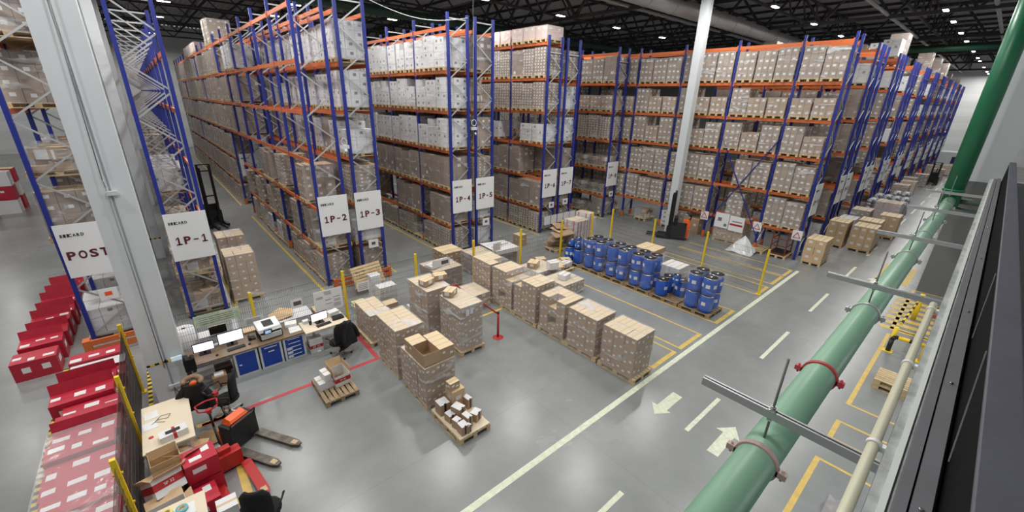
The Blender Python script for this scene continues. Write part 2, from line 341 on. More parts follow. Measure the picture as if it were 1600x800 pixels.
for y, xs in rows.items():
    for i, x in enumerate(xs):
        t = thing('high_bay_lamp', 'glowing high bay lamp %s, %s from the near end' % (near[y], ORD[i]), 'lamp', (x, y, 11.95), 0, 'high bay lamps under the roof')
        inst('housing', LHOUSE, t); inst('lens', LLENS, t)
        lo = bpy.data.objects.new('light', la); C.objects.link(lo); lo.parent = t; lo.location = (0, 0, -.01)

for i, (x, y) in enumerate(((3, -2.6), (8, -2.6), (13, -2.6), (18, -2.6))):  # hidden lamps under the slab, added to lift the dark floor there
    t = thing('added_fill_lamp', 'added fill lamp on the underside of the mezzanine, %s from the near end' % ORD[i], 'lamp', (x, y, 4.74), 0, 'added fill lamps under the mezzanine'); MB().box(-.6, -.06, .03, .6, .06, .12).build('housing', LGREY, t); MB().box(-.58, -.05, 0, .58, .05, .03).build('lens', LENS, t)
    lb_ = bpy.data.lights.get('added_fill_light') or bpy.data.lights.new('added_fill_light', 'AREA'); lb_.shape = 'RECTANGLE'; lb_.size = 1.1; lb_.size_y = .1; lb_.energy = 60; lb_.color = (.92, .96, 1)
    lo = bpy.data.objects.new('light', lb_); C.objects.link(lo); lo.parent = t; lo.location = (0, 0, -.01)

# ---------------------------------------------------------------- pallets and cartons
def pallet_mb(lx, ly, mb=None, z=0, m=0):
    mb = mb or MB(); long_y = ly >= lx
    L_, W_ = (ly, lx) if long_y else (lx, ly)
    def B(a0, b0, z0, a1, b1, z1):   # a along the length
        if long_y: mb.box(b0, a0, z + z0, b1, a1, z + z1, m)
        else: mb.box(a0, b0, z + z0, a1, b1, z + z1, m)
    for b in (0, W_ / 2 - .05, W_ - .1): B(0, b, 0, L_, b + .1, .022)
    for b in (0, W_ / 2 - .05, W_ - .1):
        for a in (0, L_ / 2 - .0725, L_ - .145): B(a, b, .022, a + .145, b + .1, .1)
    for a in (0, L_ / 2 - .0725, L_ - .145): B(a, 0, .1, a + .145, W_, .122)
    n = 7
    for i in range(n):
        b = i * (W_ - .09) / (n - 1); B(0, b, .122, L_, b + .09, .144)
    return mb
_pm = {}
def pallet_mesh(lx, ly, w=None):
    w = w or WOOD; k = (round(lx, 2), round(ly, 2), w.name)
    if k not in _pm: _pm[k] = pallet_mb(lx, ly).mesh('pallet', [w])
    return _pm[k]
def lab(mb, rn, x0, y0, z0, x1, y1, z1, m, style):
    """paper labels on the four upright sides of one carton"""
    e = .003; W_ = {'dot': .075, 'mid': .115, 'big': .17}.get(style, .09); H_ = W_ * .8
    zc = z0 + (z1 - z0) * rn.choice((.55, .62)); xc = (x0 + x1) / 2 + rn.uniform(-.03, .03); yc = (y0 + y1) / 2 + rn.uniform(-.03, .03)
    mb.quad((x0 - e, yc - W_ / 2, zc - H_ / 2), (x0 - e, yc - W_ / 2, zc + H_ / 2), (x0 - e, yc + W_ / 2, zc + H_ / 2), (x0 - e, yc + W_ / 2, zc - H_ / 2), m)
    mb.quad((xc - W_ / 2, y0 - e, zc - H_ / 2), (xc + W_ / 2, y0 - e, zc - H_ / 2), (xc + W_ / 2, y0 - e, zc + H_ / 2), (xc - W_ / 2, y0 - e, zc + H_ / 2), m)
    mb.quad((x1 + e, yc - W_ / 2, zc - H_ / 2), (x1 + e, yc + W_ / 2, zc - H_ / 2), (x1 + e, yc + W_ / 2, zc + H_ / 2), (x1 + e, yc - W_ / 2, zc + H_ / 2), m)
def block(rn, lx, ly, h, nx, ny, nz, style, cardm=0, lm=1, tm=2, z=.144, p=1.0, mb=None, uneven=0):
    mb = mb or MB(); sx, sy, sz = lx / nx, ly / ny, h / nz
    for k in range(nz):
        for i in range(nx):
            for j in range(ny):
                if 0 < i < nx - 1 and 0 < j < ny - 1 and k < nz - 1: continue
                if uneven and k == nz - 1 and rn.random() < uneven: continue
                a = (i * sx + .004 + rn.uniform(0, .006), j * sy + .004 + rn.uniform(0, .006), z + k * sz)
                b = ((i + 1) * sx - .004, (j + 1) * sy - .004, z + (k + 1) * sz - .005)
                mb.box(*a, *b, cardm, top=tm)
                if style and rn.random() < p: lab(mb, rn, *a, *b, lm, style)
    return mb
LOADS = {}
def loadtype(key, n, f):
    LOADS[key] = []
    for s in range(n):
        rn = random.Random(hash(key) % 1000 + s if False else sum(map(ord, key)) * 7 + s); LOADS[key].append(f(rn))
# every load: (carton mesh, height, film?, description)
def mk(lx, ly, h, nx, ny, nz, style, mats, p=1, uneven=0, desc='', film_=True):
    def f(rn):
        hh = h * rn.uniform(.93, 1.04)
        me = block(rn, lx, ly, hh, nx, ny, nz, style, p=p, uneven=uneven).mesh('carton_stack', mats)
        fm = None
        if film_:
            a = .012; m = MB(); N = 1
            m.box(-a, -a, .1, lx + a, ly + a, .144 + hh + a); fm = m.mesh('stretch_film', [FILM if mats[0] != WHITE else FILM])
        return (me, fm, hh, desc)
    return f
DX, DY = 1.14, .8
loadtype('white', 3, mk(DX, DY, 1.15, 3, 2, 4, 'mid', [WHITE, GREY, WHITE], .7, .12, 'wrapped white cartons'))
loadtype('whitelow', 2, mk(DX, DY, .85, 3, 2, 3, 'mid', [WHITE, GREY, WHITE], .6, .2, 'low wrapped white cartons'))
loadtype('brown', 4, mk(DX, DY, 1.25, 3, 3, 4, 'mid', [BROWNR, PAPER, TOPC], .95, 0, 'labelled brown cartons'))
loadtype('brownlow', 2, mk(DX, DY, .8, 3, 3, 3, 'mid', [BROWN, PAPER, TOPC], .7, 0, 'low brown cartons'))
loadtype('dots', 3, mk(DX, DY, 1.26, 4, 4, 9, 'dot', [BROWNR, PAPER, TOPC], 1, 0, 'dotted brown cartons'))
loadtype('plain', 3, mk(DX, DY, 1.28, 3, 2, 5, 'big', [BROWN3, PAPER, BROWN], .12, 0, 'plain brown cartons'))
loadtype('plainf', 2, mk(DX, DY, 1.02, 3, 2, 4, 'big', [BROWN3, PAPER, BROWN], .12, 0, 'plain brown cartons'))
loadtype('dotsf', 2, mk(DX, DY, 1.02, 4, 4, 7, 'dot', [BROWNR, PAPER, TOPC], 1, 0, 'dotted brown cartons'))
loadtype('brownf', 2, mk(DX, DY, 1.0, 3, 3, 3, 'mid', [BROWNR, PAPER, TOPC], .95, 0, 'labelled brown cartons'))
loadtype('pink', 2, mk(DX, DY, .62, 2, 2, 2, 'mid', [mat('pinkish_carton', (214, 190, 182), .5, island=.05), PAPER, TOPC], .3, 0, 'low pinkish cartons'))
def mess(rn):
    m = MB()
    for k in range(9):
        a = rn.uniform(-.5, .5); sx, sy, sz = rn.uniform(.25, .5), rn.uniform(.2, .4), rn.uniform(.12, .32)
        m.M = Matrix.Translation((rn.uniform(.25, .9), rn.uniform(.2, .6), .144 + (k // 5) * .26)) @ Matrix.Rotation(a, 4, 'Z') @ Matrix.Rotation(rn.uniform(-.06, .06), 4, 'X')
        mm = 0 if rn.random() < .7 else 1
        m.box(-sx / 2, -sy / 2, .01, sx / 2, sy / 2, sz, mm, top=2 if mm == 0 else 1)
    m.M = None
    return (m.mesh('loose_cartons', [BROWN, PAPER, TOPC]), MB().box(0, 0, .1, DX, DY, .7).mesh('stretch_film', [FILM]), .6, 'untidy heaped cartons')
loadtype('mess', 3, mess)
EUR = pallet_mesh(1.2, .8)
PLACED = []
def load(key, x, y, z, label, grp, rn):
    PLACED.append(((x * x + y * y + (z - 7) ** 2) ** .5, key, rn.randrange(len(LOADS[key])), x, y, z, label, grp))
CAP = 300
KIND = {'white': 'w', 'whitelow': 'w', 'pink': 'w'}
def flush_loads():
    PLACED.sort(key=lambda t: t[0])
    for d, key, v, x, y, z, label, grp in PLACED[:CAP]:
        me, fm, hh, desc = LOADS[key][v]
        t = thing('pallet_load', label, 'pallet load', (x, y, z), 0, grp)
        inst('pallet', EUR, t); inst('carton_stack', me, t, (.03, 0, 0))
        if fm: inst('stretch_film', fm, t, (.03, 0, 0))
    vs, fs, ms, mats = [], [], [], []
    for d, key, v, x, y, z, label, grp in PLACED[CAP:]:
        for me in (EUR,) + LOADS[key][v][:2]:
            if me is None: continue
            n = len(vs); vs += [(p.co.x + x + .03, p.co.y + y, p.co.z + z) for p in me.vertices]
            for p in me.polygons:
                fs.append(tuple(i + n for i in p.vertices)); mm = me.materials[p.material_index]
                if mm not in mats: mats.append(mm)
                ms.append(mats.index(mm))
    if vs:
        me = bpy.data.meshes.new('pallet_load'); me.from_pydata(vs, [], fs)
        for q in mats: me.materials.append(q)
        me.polygons.foreach_set('material_index', ms)
        tag(inst('pallet_load', me), 'wrapped pallet loads deep in the rows and on the farthest racks', 'pallet load', kind='stuff')

# ---------------------------------------------------------------- racks
LV = [1.40, 3.10, 4.85, 6.50, 8.10, 9.72]
_fm = {}
def frame_meshes(w, H):
    k = (w, H)
    if k in _fm: return _fm[k]
    p = MB(); s = .1
    for x in (0, w - s): p.box(x, -s / 2, .01, x + s, s / 2, H)
    b = MB(); z = .25; side = 0
    b.bar((s / 2, 0, z), (w - s / 2, 0, z), .03, .045)
    while z + .75 < H:
        a, c = (s / 2, w - s / 2) if side == 0 else (w - s / 2, s / 2)
        b.bar((a, 0, z), (c, 0, z + .75), .03, .045); z += .75; side ^= 1
    b.bar((s / 2, 0, z), (w - s / 2, 0, z), .03, .045)
    f = MB()
    for x in (0, w - s): f.box(x - .03, -.08, 0, x + s + .03, .08, .012)
    g = MB()
    for x in (0, w - s): g.box(x - .02, -.075, .0, x + s + .02, -.055, .38).box(x - .02, -.06, 0, x - .004, .06, .38)
    _fm[k] = (p.mesh('post', [BLUE]), b.mesh('bracing', [GALV]), f.mesh('foot_plate', [DARK]), g.mesh('post_guard', [ORANGE])); return _fm[k]
_bm = {}
def beam_mesh(L_):
    k = round(L_, 2)
    if k not in _bm:
        _bm[k] = MB().box(0, 0, -.13, .05, L_, 0).box(-.01, 0, -.17, .06, .05, .04).box(-.01, L_ - .05, -.17, .06, L_, .04).mesh('beam', [ORANGE])
    return _bm[k]
def rack(name, x0, w, ys, H, label, levels, skip=lambda l, b: False, guard=True, ties=True):
    t = thing('pallet_rack', label, 'pallet rack', (x0, ys[0], 0), 0, None)
    P, Bq, F, G = frame_meshes(w, H)
    rest = MB(); nb = 0
    for i, y in enumerate(ys):
        f = inst('upright_frame', P, t, (0, y - ys[0], 0)); inst('bracing', Bq, f); inst('foot_plate', F, f)
        if guard and 0 < i: inst('post_guard', G, f)
    for i in range(len(ys) - 1):
        L_ = ys[i + 1] - ys[i] - .1
        for l in levels:
            if skip(l, i): continue
            for xx in (0.0, w - .05):
                if nb < 98: inst('beam', beam_mesh(L_), t, (xx, ys[i] - ys[0] + .05, LV[l])); nb += 1
                else: rest.box(xx, ys[i] - ys[0] + .05, LV[l] - .13, xx + .05, ys[i + 1] - ys[0] - .05, LV[l])
    if rest.v: rest.build('beam', ORANGE, t)['kind'] = 'stuff'
    return t
def bays(y0, n, first=2.75): 
    ys = [y0, y0 + first]
    while len(ys) <= n: ys.append(ys[-1] + 2.75)
    return ys
LEVN = {-1: 'floor', 0: 'lowest beam', 1: 'second beam', 2: 'third beam', 3: 'fourth beam', 4: 'fifth beam', 5: 'top beam'}
def fill(rname, x0, ys, occ, seed, w=1.05):
    rn = random.Random(seed)
    for b in range(len(ys) - 1):
        n = 3 if ys[b + 1] - ys[b] > 2.3 else 2
        pitch = (ys[b + 1] - ys[b] - .16) / n
        for l in range(-1, 6):
            for s in range(n):
                key = occ(l, b, s, rn)
                if not key: continue
                if l == -1: key = {'plain': 'plainf', 'dots': 'dotsf', 'brown': 'brownf', 'white': 'whitelow'}.get(key, key)
                pos = ('near', 'middle', 'far')[s] if n == 3 else ('near', 'far')[s]
                load(key, x0 + (w - 1.2) / 2 + rn.uniform(-.03, .03), ys[b] + .08 + s * pitch + (pitch - .8) / 2 + rn.uniform(-.02, .02), LV[l] if l >= 0 else .02,
                     '%s, %s level, %s rack, %s bay, %s slot' % (LOADS[key][0][3], LEVN[l], rname, ORD[b], pos), 'pallet loads on the %s rack' % rname, rn)
Y0 = 15.75
def full(l, b): return False
tun = lambda l, b: b == 5 and l < 2
# POST rack
ysP = bays(15.8, 2); rack('POST', -2.42, 1.05, ysP, 10.0, 'blue and orange rack behind the POST sign, on the near side of the thick column', [1, 2, 3, 4, 5])
fill('POST', -2.42, ysP, lambda l, b, s, r: {1: 'brown' if s == 0 else 'mess', 2: 'mess' if s != 1 else None, 3: 'brown' if r.random() < .8 else None, 4: 'brown', -1: 'white' if s < 2 else 'mess'}.get(l), 3)
# 1P-1
ys1 = bays(15.9, 17)
rack('1P-1', -.1, 1.05, ys1, 9.35, 'mostly empty blue rack carrying the 1P-1 sign, seen end on', [0, 1, 2, 3, 4], tun)
fill('first 1P', -.1, ys1, lambda l, b, s, r: ('mess' if l == -1 and b < 2 else 'mess' if l == 0 and b < 2 and s < 2 else 'whitelow' if (l == 1 and b in (2, 3)) else 'brown' if (l in (0, 1) and b > 5 and r.random() < .35) else 'brown' if l == -1 and b > 2 and b != 5 and r.random() < .6 else None), 11)
# 1P-2
ys2 = bays(Y0, 17)
rack('1P-2', 4.25, 1.05, ys2, 10.2, 'long blue rack, second of the 1P racks, empty in its front bays', range(6), tun)
def occ2(l, b, s, r):
    if b == 5 and l < 2: return None
    if b < 6:
        if l == -1: return ['dots', 'brownlow', 'brown', 'whitelow', 'mess'][(b + s) % 5] if r.random() < .9 else None
        if l == 0: return {0: 'mess', 1: 'plain', 2: None}.get(s) if b < 1 else ('brown' if r.random() < .35 else None)
        if l == 1: return 'brown' if b == 0 and s == 1 else 'plain' if b == 2 and s > 0 else 'dots' if b == 1 and s == 2 else None
        if l in (2, 3, 4): return 'plain' if b >= 4 and r.random() < .8 and l < 4 else 'white' if b == 4 and l == 4 else None
        return 'mess' if (b == 6) else None
    if l == 5: return 'pink' if b in (9, 10, 11) else 'brown' if b == 6 else None
    return 'plain' if r.random() < .93 else None
fill('second 1P', 4.25, ys2, occ2, 12)
# 1P-3
ys3 = bays(Y0, 6)
rack('1P-3', 5.65, 1.05, ys3, 10.2, 'blue rack, third of the 1P racks, back to back with the 1P-2 rack', range(6), tun)
def occ3(l, b, s, r):
    if b == 5 and l < 2: return None
    if l == 4: return 'white' if (b, s) != (1, 1) else 'whitelow'
    if l == 3: return 'white' if r.random() < .9 else 'whitelow'
    if l == 2: return ['white', 'brown', 'plain'][(b * 3 + s) % 3] if b else ('whitelow', 'white', 'plain')[s]
    if l == 1: return 'dots' if s == 0 and b == 0 else 'plain'
    if l == 0: return 'white' if s == 0 and b == 0 else ('plain' if r.random() < .5 else None)
    if l == -1: return 'brown' if b < 5 and r.random() < .8 else None
fill('third 1P', 5.65, ys3, occ3, 13)
# 1P-4
ys4 = bays(Y0, 5)
rack('1P-4', 10.05, 1.05, ys4, 10.2, 'blue rack, fourth of the 1P racks, filled with white cartons above and brown below', range(6))
def occ4(l, b, s, r):
    if l in (4, 3, 2): return 'white' if (r.random() < .85) else 'whitelow'
    if l == 1: return 'plain'
    if l == 0: return 'plain' if b != 2 and (b, s) != (0, 2) else None
    if l == -1: return ['dots', 'dots', 'plain', 'mess', 'dots', 'brown'][(b * 3 + s) % 6]
fill('fourth 1P', 10.05, ys4, occ4, 14)
ys5 = bays(Y0, 3)
rack('1P-5', 11.4, 1.05, ys5, 10.2, 'blue rack, fifth of the 1P racks, back to back with the 1P-4 rack', range(6))
fill('fifth 1P', 11.4, ys5, lambda l, b, s, r: {4: 'plain', 3: 'mess' if s == 0 else 'plain', 2: 'brown', 1: 'dots', 0: None if s else 'whitelow', -1: 'white' if s == 0 else 'brown'}.get(l), 15)
ys6 = bays(Y0, 4)
rack('1P-6', 15.85, 1.05, ys6, 10.0, 'blue rack, sixth of the 1P racks, pinkish loads on its top beams', range(6))
def occ6(l, b, s, r):
    return {5: 'pink', 4: 'dots' if s < 2 else 'plain', 3: 'dots' if b < 2 else 'plain', 2: (('whitelow', 'whitelow', None)[s] if b == 0 else 'whitelow' if r.random() < .7 else None), 1: ('plain' if (b, s) != (0, 1) and r.random() < .8 else None), 0: 'plain', -1: 'dots' if s < 1 or r.random() < .4 else 'mess'}.get(l)
fill('sixth 1P', 15.85, ys6, occ6, 16)
ys7 = bays(Y0, 2)
rack('1P-7', 17.2, 1.05, ys7, 10.0, 'blue rack, seventh of the 1P racks, back to back with the 1P-6 rack', range(5))
fill('seventh 1P', 17.2, ys7, lambda l, b, s, r: {4: 'dots', 3: 'white' if s == 0 else None, 2: 'white' if s == 0 else None, 1: 'plain', 0: 'brownlow', -1: 'brown'}.get(l), 17)
ys8 = bays(Y0, 4)
rack('1P-8', 21.6, 1.05, ys8, 10.0, 'blue rack, eighth of the 1P racks, beside the slim white column', range(6))
fill('eighth 1P', 21.6, ys8, lambda l, b, s, r: {4: 'brown' if s != 0 or b else 'plain', 3: 'brownlow' if r.random() < .6 else 'brown', 2: 'dots', 1: 'mess', 0: 'mess', -1: 'mess' if s else 'plain'}.get(l), 18)
ys9 = [5.1, 6.95, 9.7, 12.45, 15.2, 17.95, 20.7, 23.45]
r9 = rack('9', 22.95, 1.05, ys9, 10.0, 'blue rack whose full side faces the drum lanes behind the slim column', range(6))
def occ9(l, b, s, r):
    if l == 4: return 'brown'
    if l == 3: return 'brownlow' if (b * 3 + s) % 3 != 2 else 'brown'
    if l == 2: return ('brownlow', 'brown')[s % 2] if b == 0 else ('brown', 'brownlow', 'brown')[s]
    if l == 1: return None if (b, s) in ((1, 2),) else 'brown'
    if l == 0: return None if (b, s) in ((1, 0), (1, 2)) else 'brown'
    if l == -1: return {(2, 1): 'brown', (2, 2): 'whitelow', (3, 1): 'mess', (4, 1): 'mess'}.get((b, s))
fill('facing drums', 22.95, ys9, occ9, 19)
br = MB()
for (a, b_) in (((6.95, 5.6), (9.7, .7)), ((9.7, 5.6), (6.95, .7))): br.bar((-.06, a[0] - 5.1, a[1]), (-.06, b_[0] - 5.1, b_[1]), .05, .04)
br.build('cross_brace', BLUE, r9)
RX = [28.5 + 5.65 * k for k in range(10)]
for k, xc in enumerate(RX):
    for side, x0 in ((0, xc - 1.22), (1, xc + .17)):
        n = (3 if k < 2 else 2 if k < 5 else 1) if side == 0 else 1
        ys = bays(5.1, n, 1.85)
        nm = '%s pair %s row' % (ORD[k], ('near', 'rear')[side])
        rack(nm, x0, 1.05, ys, 10.0, 'blue rack end on the main aisle, %s row of the %s pair' % (('near', 'rear')[side], ORD[k]), range(6), guard=False)
        fill(nm, x0, ys, lambda l, b, s, r: (('brown', 'brownlow', 'whitelow', 'plain', 'mess')[r.randrange(5)] if l in (-1, 0, 1) and r.random() < .8 else ('brown', 'brown', 'whitelow', 'plain')[r.randrange(4)] if l in (2, 3, 4) else ('whitelow', 'brownlow', 'plain')[r.randrange(3)] if (l == 5 and k > 0 and r.random() < .4) else None), 30 + k * 2 + side)
flush_loads()

# ---------------------------------------------------------------- aisle signs
def put_text(t, string, cx, cz, cap, pitch, m, y=-.024, name='lettering', bold=.012):
    """upright lettering, one glyph after another at an even pitch; the one has a flag and a foot"""
    n = len(string)
    for i, ch in enumerate(string):
        x = cx + (i - (n - 1) / 2) * pitch; w = pitch * .78
        if ch == ' ': continue
        if ch == '1':
            b = cap * .17; g = MB().box(-b / 2, -.002, -cap / 2, b / 2, .002, cap / 2).box(-w * .42, -.002, -cap / 2, w * .42, .002, -cap / 2 + b * .9)
            g.add([(-b / 2, -.002, cap / 2), (-w * .42, -.002, cap * .26), (-w * .42, -.002, cap * .12), (-b / 2, -.002, cap * .34)], [(0, 1, 2, 3)]); g.build(name, m, t, (x, y, cz))
        elif ch == '-': MB().box(-w * .36, -.002, -cap * .09, w * .36, .002, cap * .07).build(name, m, t, (x, y, cz))
        else:
            me = text_mesh(ch, 1.0, m, .002, bold / cap * .7); xs = [v.co.x for v in me.vertices]; ys = [v.co.y for v in me.vertices]
            k = cap / (max(ys) - min(ys)); kx = w / (max(xs) - min(xs)); o = inst(name, me, t, (x - kx * (max(xs) + min(xs)) / 2, y, cz - k * (max(ys) + min(ys)) / 2), FACE_Y); o.scale = (kx, k, 1)
def sign(x, y, z0, z1, w, s, label, cap=.25, pitch=None, cx=None, logo=(.25, .8)):
    t = thing('aisle_sign', label, 'sign', (x, y, z0)); h = z1 - z0; DL = mat('dark_lettering', (40, 36, 40), .5)
    MB().box(0, -.02, 0, w, 0, h).build('board', BOARD, t)
    put_text(t, s, cx if cx else w * .52, h * .42, cap, pitch or w * .82 / len(s), MAROON)
    put_text(t, 'BI', .14, h * .8, .085, .062, DL, name='logo_lettering', bold=.004); put_text(t, 'CARD', .395, h * .8, .085, .078, DL, name='logo_lettering', bold=.004)
    m = MB()
    for dz in (-.022, .022): m.cyl((.235, -.027, h * .8 + dz), (.235, -.02, h * .8 + dz), .024, 0, 12)
    m.build('logo_mark', DL, t)
for x, s, l in ((-.1, '1P-1', 'white 1P-1 sign, leftmost of the 1P signs, beside the thick column'), (4.28, '1P-2', 'white 1P-2 sign, second of the 1P signs, on the rack by the leaning pallet'), (5.62, '1P-3', 'white 1P-3 sign, third of the 1P signs, above the leaning pallet'),
                (10.08, '1P-4', 'white 1P-4 sign, fourth of the 1P signs, behind the long wrapped load'), (11.4, '1P-5', 'white 1P-5 sign, fifth of the 1P signs, beside an aisle mouth'), (15.86, '1P-6', 'white 1P-6 sign, sixth of the 1P signs, above the notice sheets'), (17.2, '1P-7', 'white 1P-7 sign, seventh of the 1P signs, behind the striped cartons'), (21.55, '1P-8', 'white 1P-8 sign, eighth and rightmost of the 1P signs')):
    sign(x, 15.68 if s != '1P-1' else 15.83, 2.02, 3.53, 1.06, s, l)
sign(-2.36, 15.73, 2.1, 3.6, 1.6, 'POST', 'white POST sign partly behind the thick column', .24, .22, .5)
sign(4.28, 31.3, 2.02, 3.4, 1.0, '1P-2', 'small distant 1P-2 sign past the cross aisle')
for i, (x0, s) in enumerate([(22.95, '9')] + [(xc - 1.22, str(10 + 2 * k)) for k, xc in enumerate(RX)] + [(xc + .17, str(11 + 2 * k)) for k, xc in enumerate(RX)]):
    wh = 'on the rack beside the slim column' if i == 0 else 'on the %s row of the %s rack pair' % ('near' if i <= 10 else 'rear', ORD[(i - 1) % 10])
    sign(x0, 5.0, 2.2, 3.7, 1.06, '1P-' + s, 'white aisle sign ' + wh, .22)
TRI = text_mesh('1', .1, BLK)
for i, (x, y) in enumerate(((22.8, 5.2), (22.8, 7.0), (22.8, 9.75))):
    t = thing('warning_sign', 'small white triangle warning plate on the %s post of the rack facing the drum lanes' % ORD[i], 'sign', (22.9, y - .2, 1.0))
    MB().box(-.02, 0, 0, 0, .42, .48).build('plate', BOARD, t); m = MB()
    for a, b_ in (((.06, .12), (.36, .12)), ((.36, .12), (.21, .38)), ((.21, .38), (.06, .12))): m.bar((-.025, a[0], a[1]), (-.025, b_[0], b_[1]), .02, .03)
    m.build('triangle', PINK, t)
for i in range(5):
    t = tag(MB().box(0, -.01, 0, .46, 0, .5).build('notice_sheet', PAPER, None, (15.75 + i * .52, 15.3, .55)), 'white notice sheet low before the 1P-6 rack, %s of five' % ORD[i], 'notice')

# ---------------------------------------------------------------- foreground stacks
def fillm(name, me): return me
_cm = {}
def carton_mesh(sx, sy, sz, style='mid', m=None, lx=2, seed=0, tapes=True):
    k = (round(sx, 3), round(sy, 3), round(sz, 3), style, (m or BROWN).name, lx, seed)
    if k in _cm: return _cm[k]
    rn = random.Random(seed + 5); b = MB().box(.004, .004, 0, sx - .004, sy - .004, sz - .006, 0, top=2)
    if tapes: b.box(.004, sy / 2 - .025, sz - .006, sx - .004, sy / 2 + .025, sz - .004, 3)
    e = .004
    if style:
        W_ = {'dot': .06, 'mid': .075, 'big': .15}[style]
        for j in range(lx):
            yc = sy * (j + .5) / lx + rn.uniform(-.02, .02); xc = sx * (j + .5) / lx + rn.uniform(-.02, .02); zc = sz * (.62 if j % 2 == 0 else .4)
            b.quad((0, yc - W_ / 2, zc - W_ * .4), (0, yc - W_ / 2, zc + W_ * .4), (0, yc + W_ / 2, zc + W_ * .4), (0, yc + W_ / 2, zc - W_ * .4), 1)
            b.quad((xc - W_ / 2, 0, zc - W_ * .4), (xc + W_ / 2, 0, zc - W_ * .4), (xc + W_ / 2, 0, zc + W_ * .4), (xc - W_ / 2, 0, zc + W_ * .4), 1)
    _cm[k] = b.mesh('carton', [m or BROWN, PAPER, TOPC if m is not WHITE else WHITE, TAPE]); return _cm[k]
def wrap_mesh(lx, ly, z0, z1, dense=False, seed=0, rag=True, fm=None):
    m = MB(); a = .012; n = 6; rn = random.Random(seed)
    # sides in vertical strips with slight waviness, closed on top
    ring = [(-a, -a), (lx / 3, -a * 1.5), (2 * lx / 3, -a * 1.3), (lx + a, -a), (lx + a * 1.5, ly / 3), (lx + a * 1.3, 2 * ly / 3), (lx + a, ly + a), (2 * lx / 3, ly + a * 1.4), (lx / 3, ly + a * 1.5), (-a, ly + a), (-a * 1.4, 2 * ly / 3), (-a * 1.5, ly / 3)]
    N = len(ring); zs = [z0 + (z1 - z0) * i / n for i in range(n + 1)]; vs = []
    for i, z in enumerate(zs):
        for x, y in ring:
            w = rn.uniform(0, .012) + (.02 if i == 0 and rag else 0); cx, cy = lx / 2, ly / 2; dx, dy = x - cx, y - cy; L_ = math.hypot(dx, dy)
            vs.append((x + dx / L_ * w, y + dy / L_ * w, z + (rn.uniform(-.03, .03) if i == 0 and rag else 0)))
    fs = [(i * N + j, i * N + (j + 1) % N, (i + 1) * N + (j + 1) % N, (i + 1) * N + j) for i in range(n) for j in range(N)]
    m.add(vs, fs, 0, False); m.add([vs[n * N + j] for j in range(N)], [tuple(range(N))], 0)
    return m.mesh('stretch_film', [fm or (FILMD if dense else FILM)])
def stack(label, x, y, nx, ny, nz, cs, rz=0, style='mid', m=None, lx_=2, filmed=True, dense=False, miss=(), group=None, pw=None, wood=None, jit=.006, z0=0):
    t = thing('carton_stack', label, 'carton stack', (x, y, z0), rz, group); lx, ly = nx * cs[0], ny * cs[1]
    px, py = pw or (lx, ly)
    inst('pallet', pallet_mesh(px, py, wood), t, ((lx - px) / 2, (ly - py) / 2, 0)); rn = random.Random(int(x * 100 + y * 10)); c = 0
    for k in range(nz):
        for i in range(nx):
            for j in range(ny):
                if (i, j, k) in miss: continue
                if 0 < i < nx - 1 and 0 < j < ny - 1 and k < nz - 1: continue
                inst('carton', carton_mesh(*cs, style, m, lx_, (i + j + k) % 3), t, (i * cs[0] + rn.uniform(-jit, jit), j * cs[1] + rn.uniform(-jit, jit), .144 + k * cs[2]), rn.uniform(-.012, .012))
    if filmed: inst('stretch_film', wrap_mesh(lx, ly, .06, .144 + nz * cs[2] + .012 - (cs[2] if miss and filmed == 'low' else 0), dense, int(x * 10)), t)
    return t
PALB = dict(group=None)
stack('tall wrapped carton stack behind the stack with an open box on top', 3.74, 8.66, 2, 3, 4, (.40, .39, .33), style='mid', lx_=3)
tB = stack('wrapped carton stack with an open box standing on it, nearest the small parcel pallet', 3.72, 7.16, 2, 3, 4, (.41, .4, .26), style='mid', lx_=3)
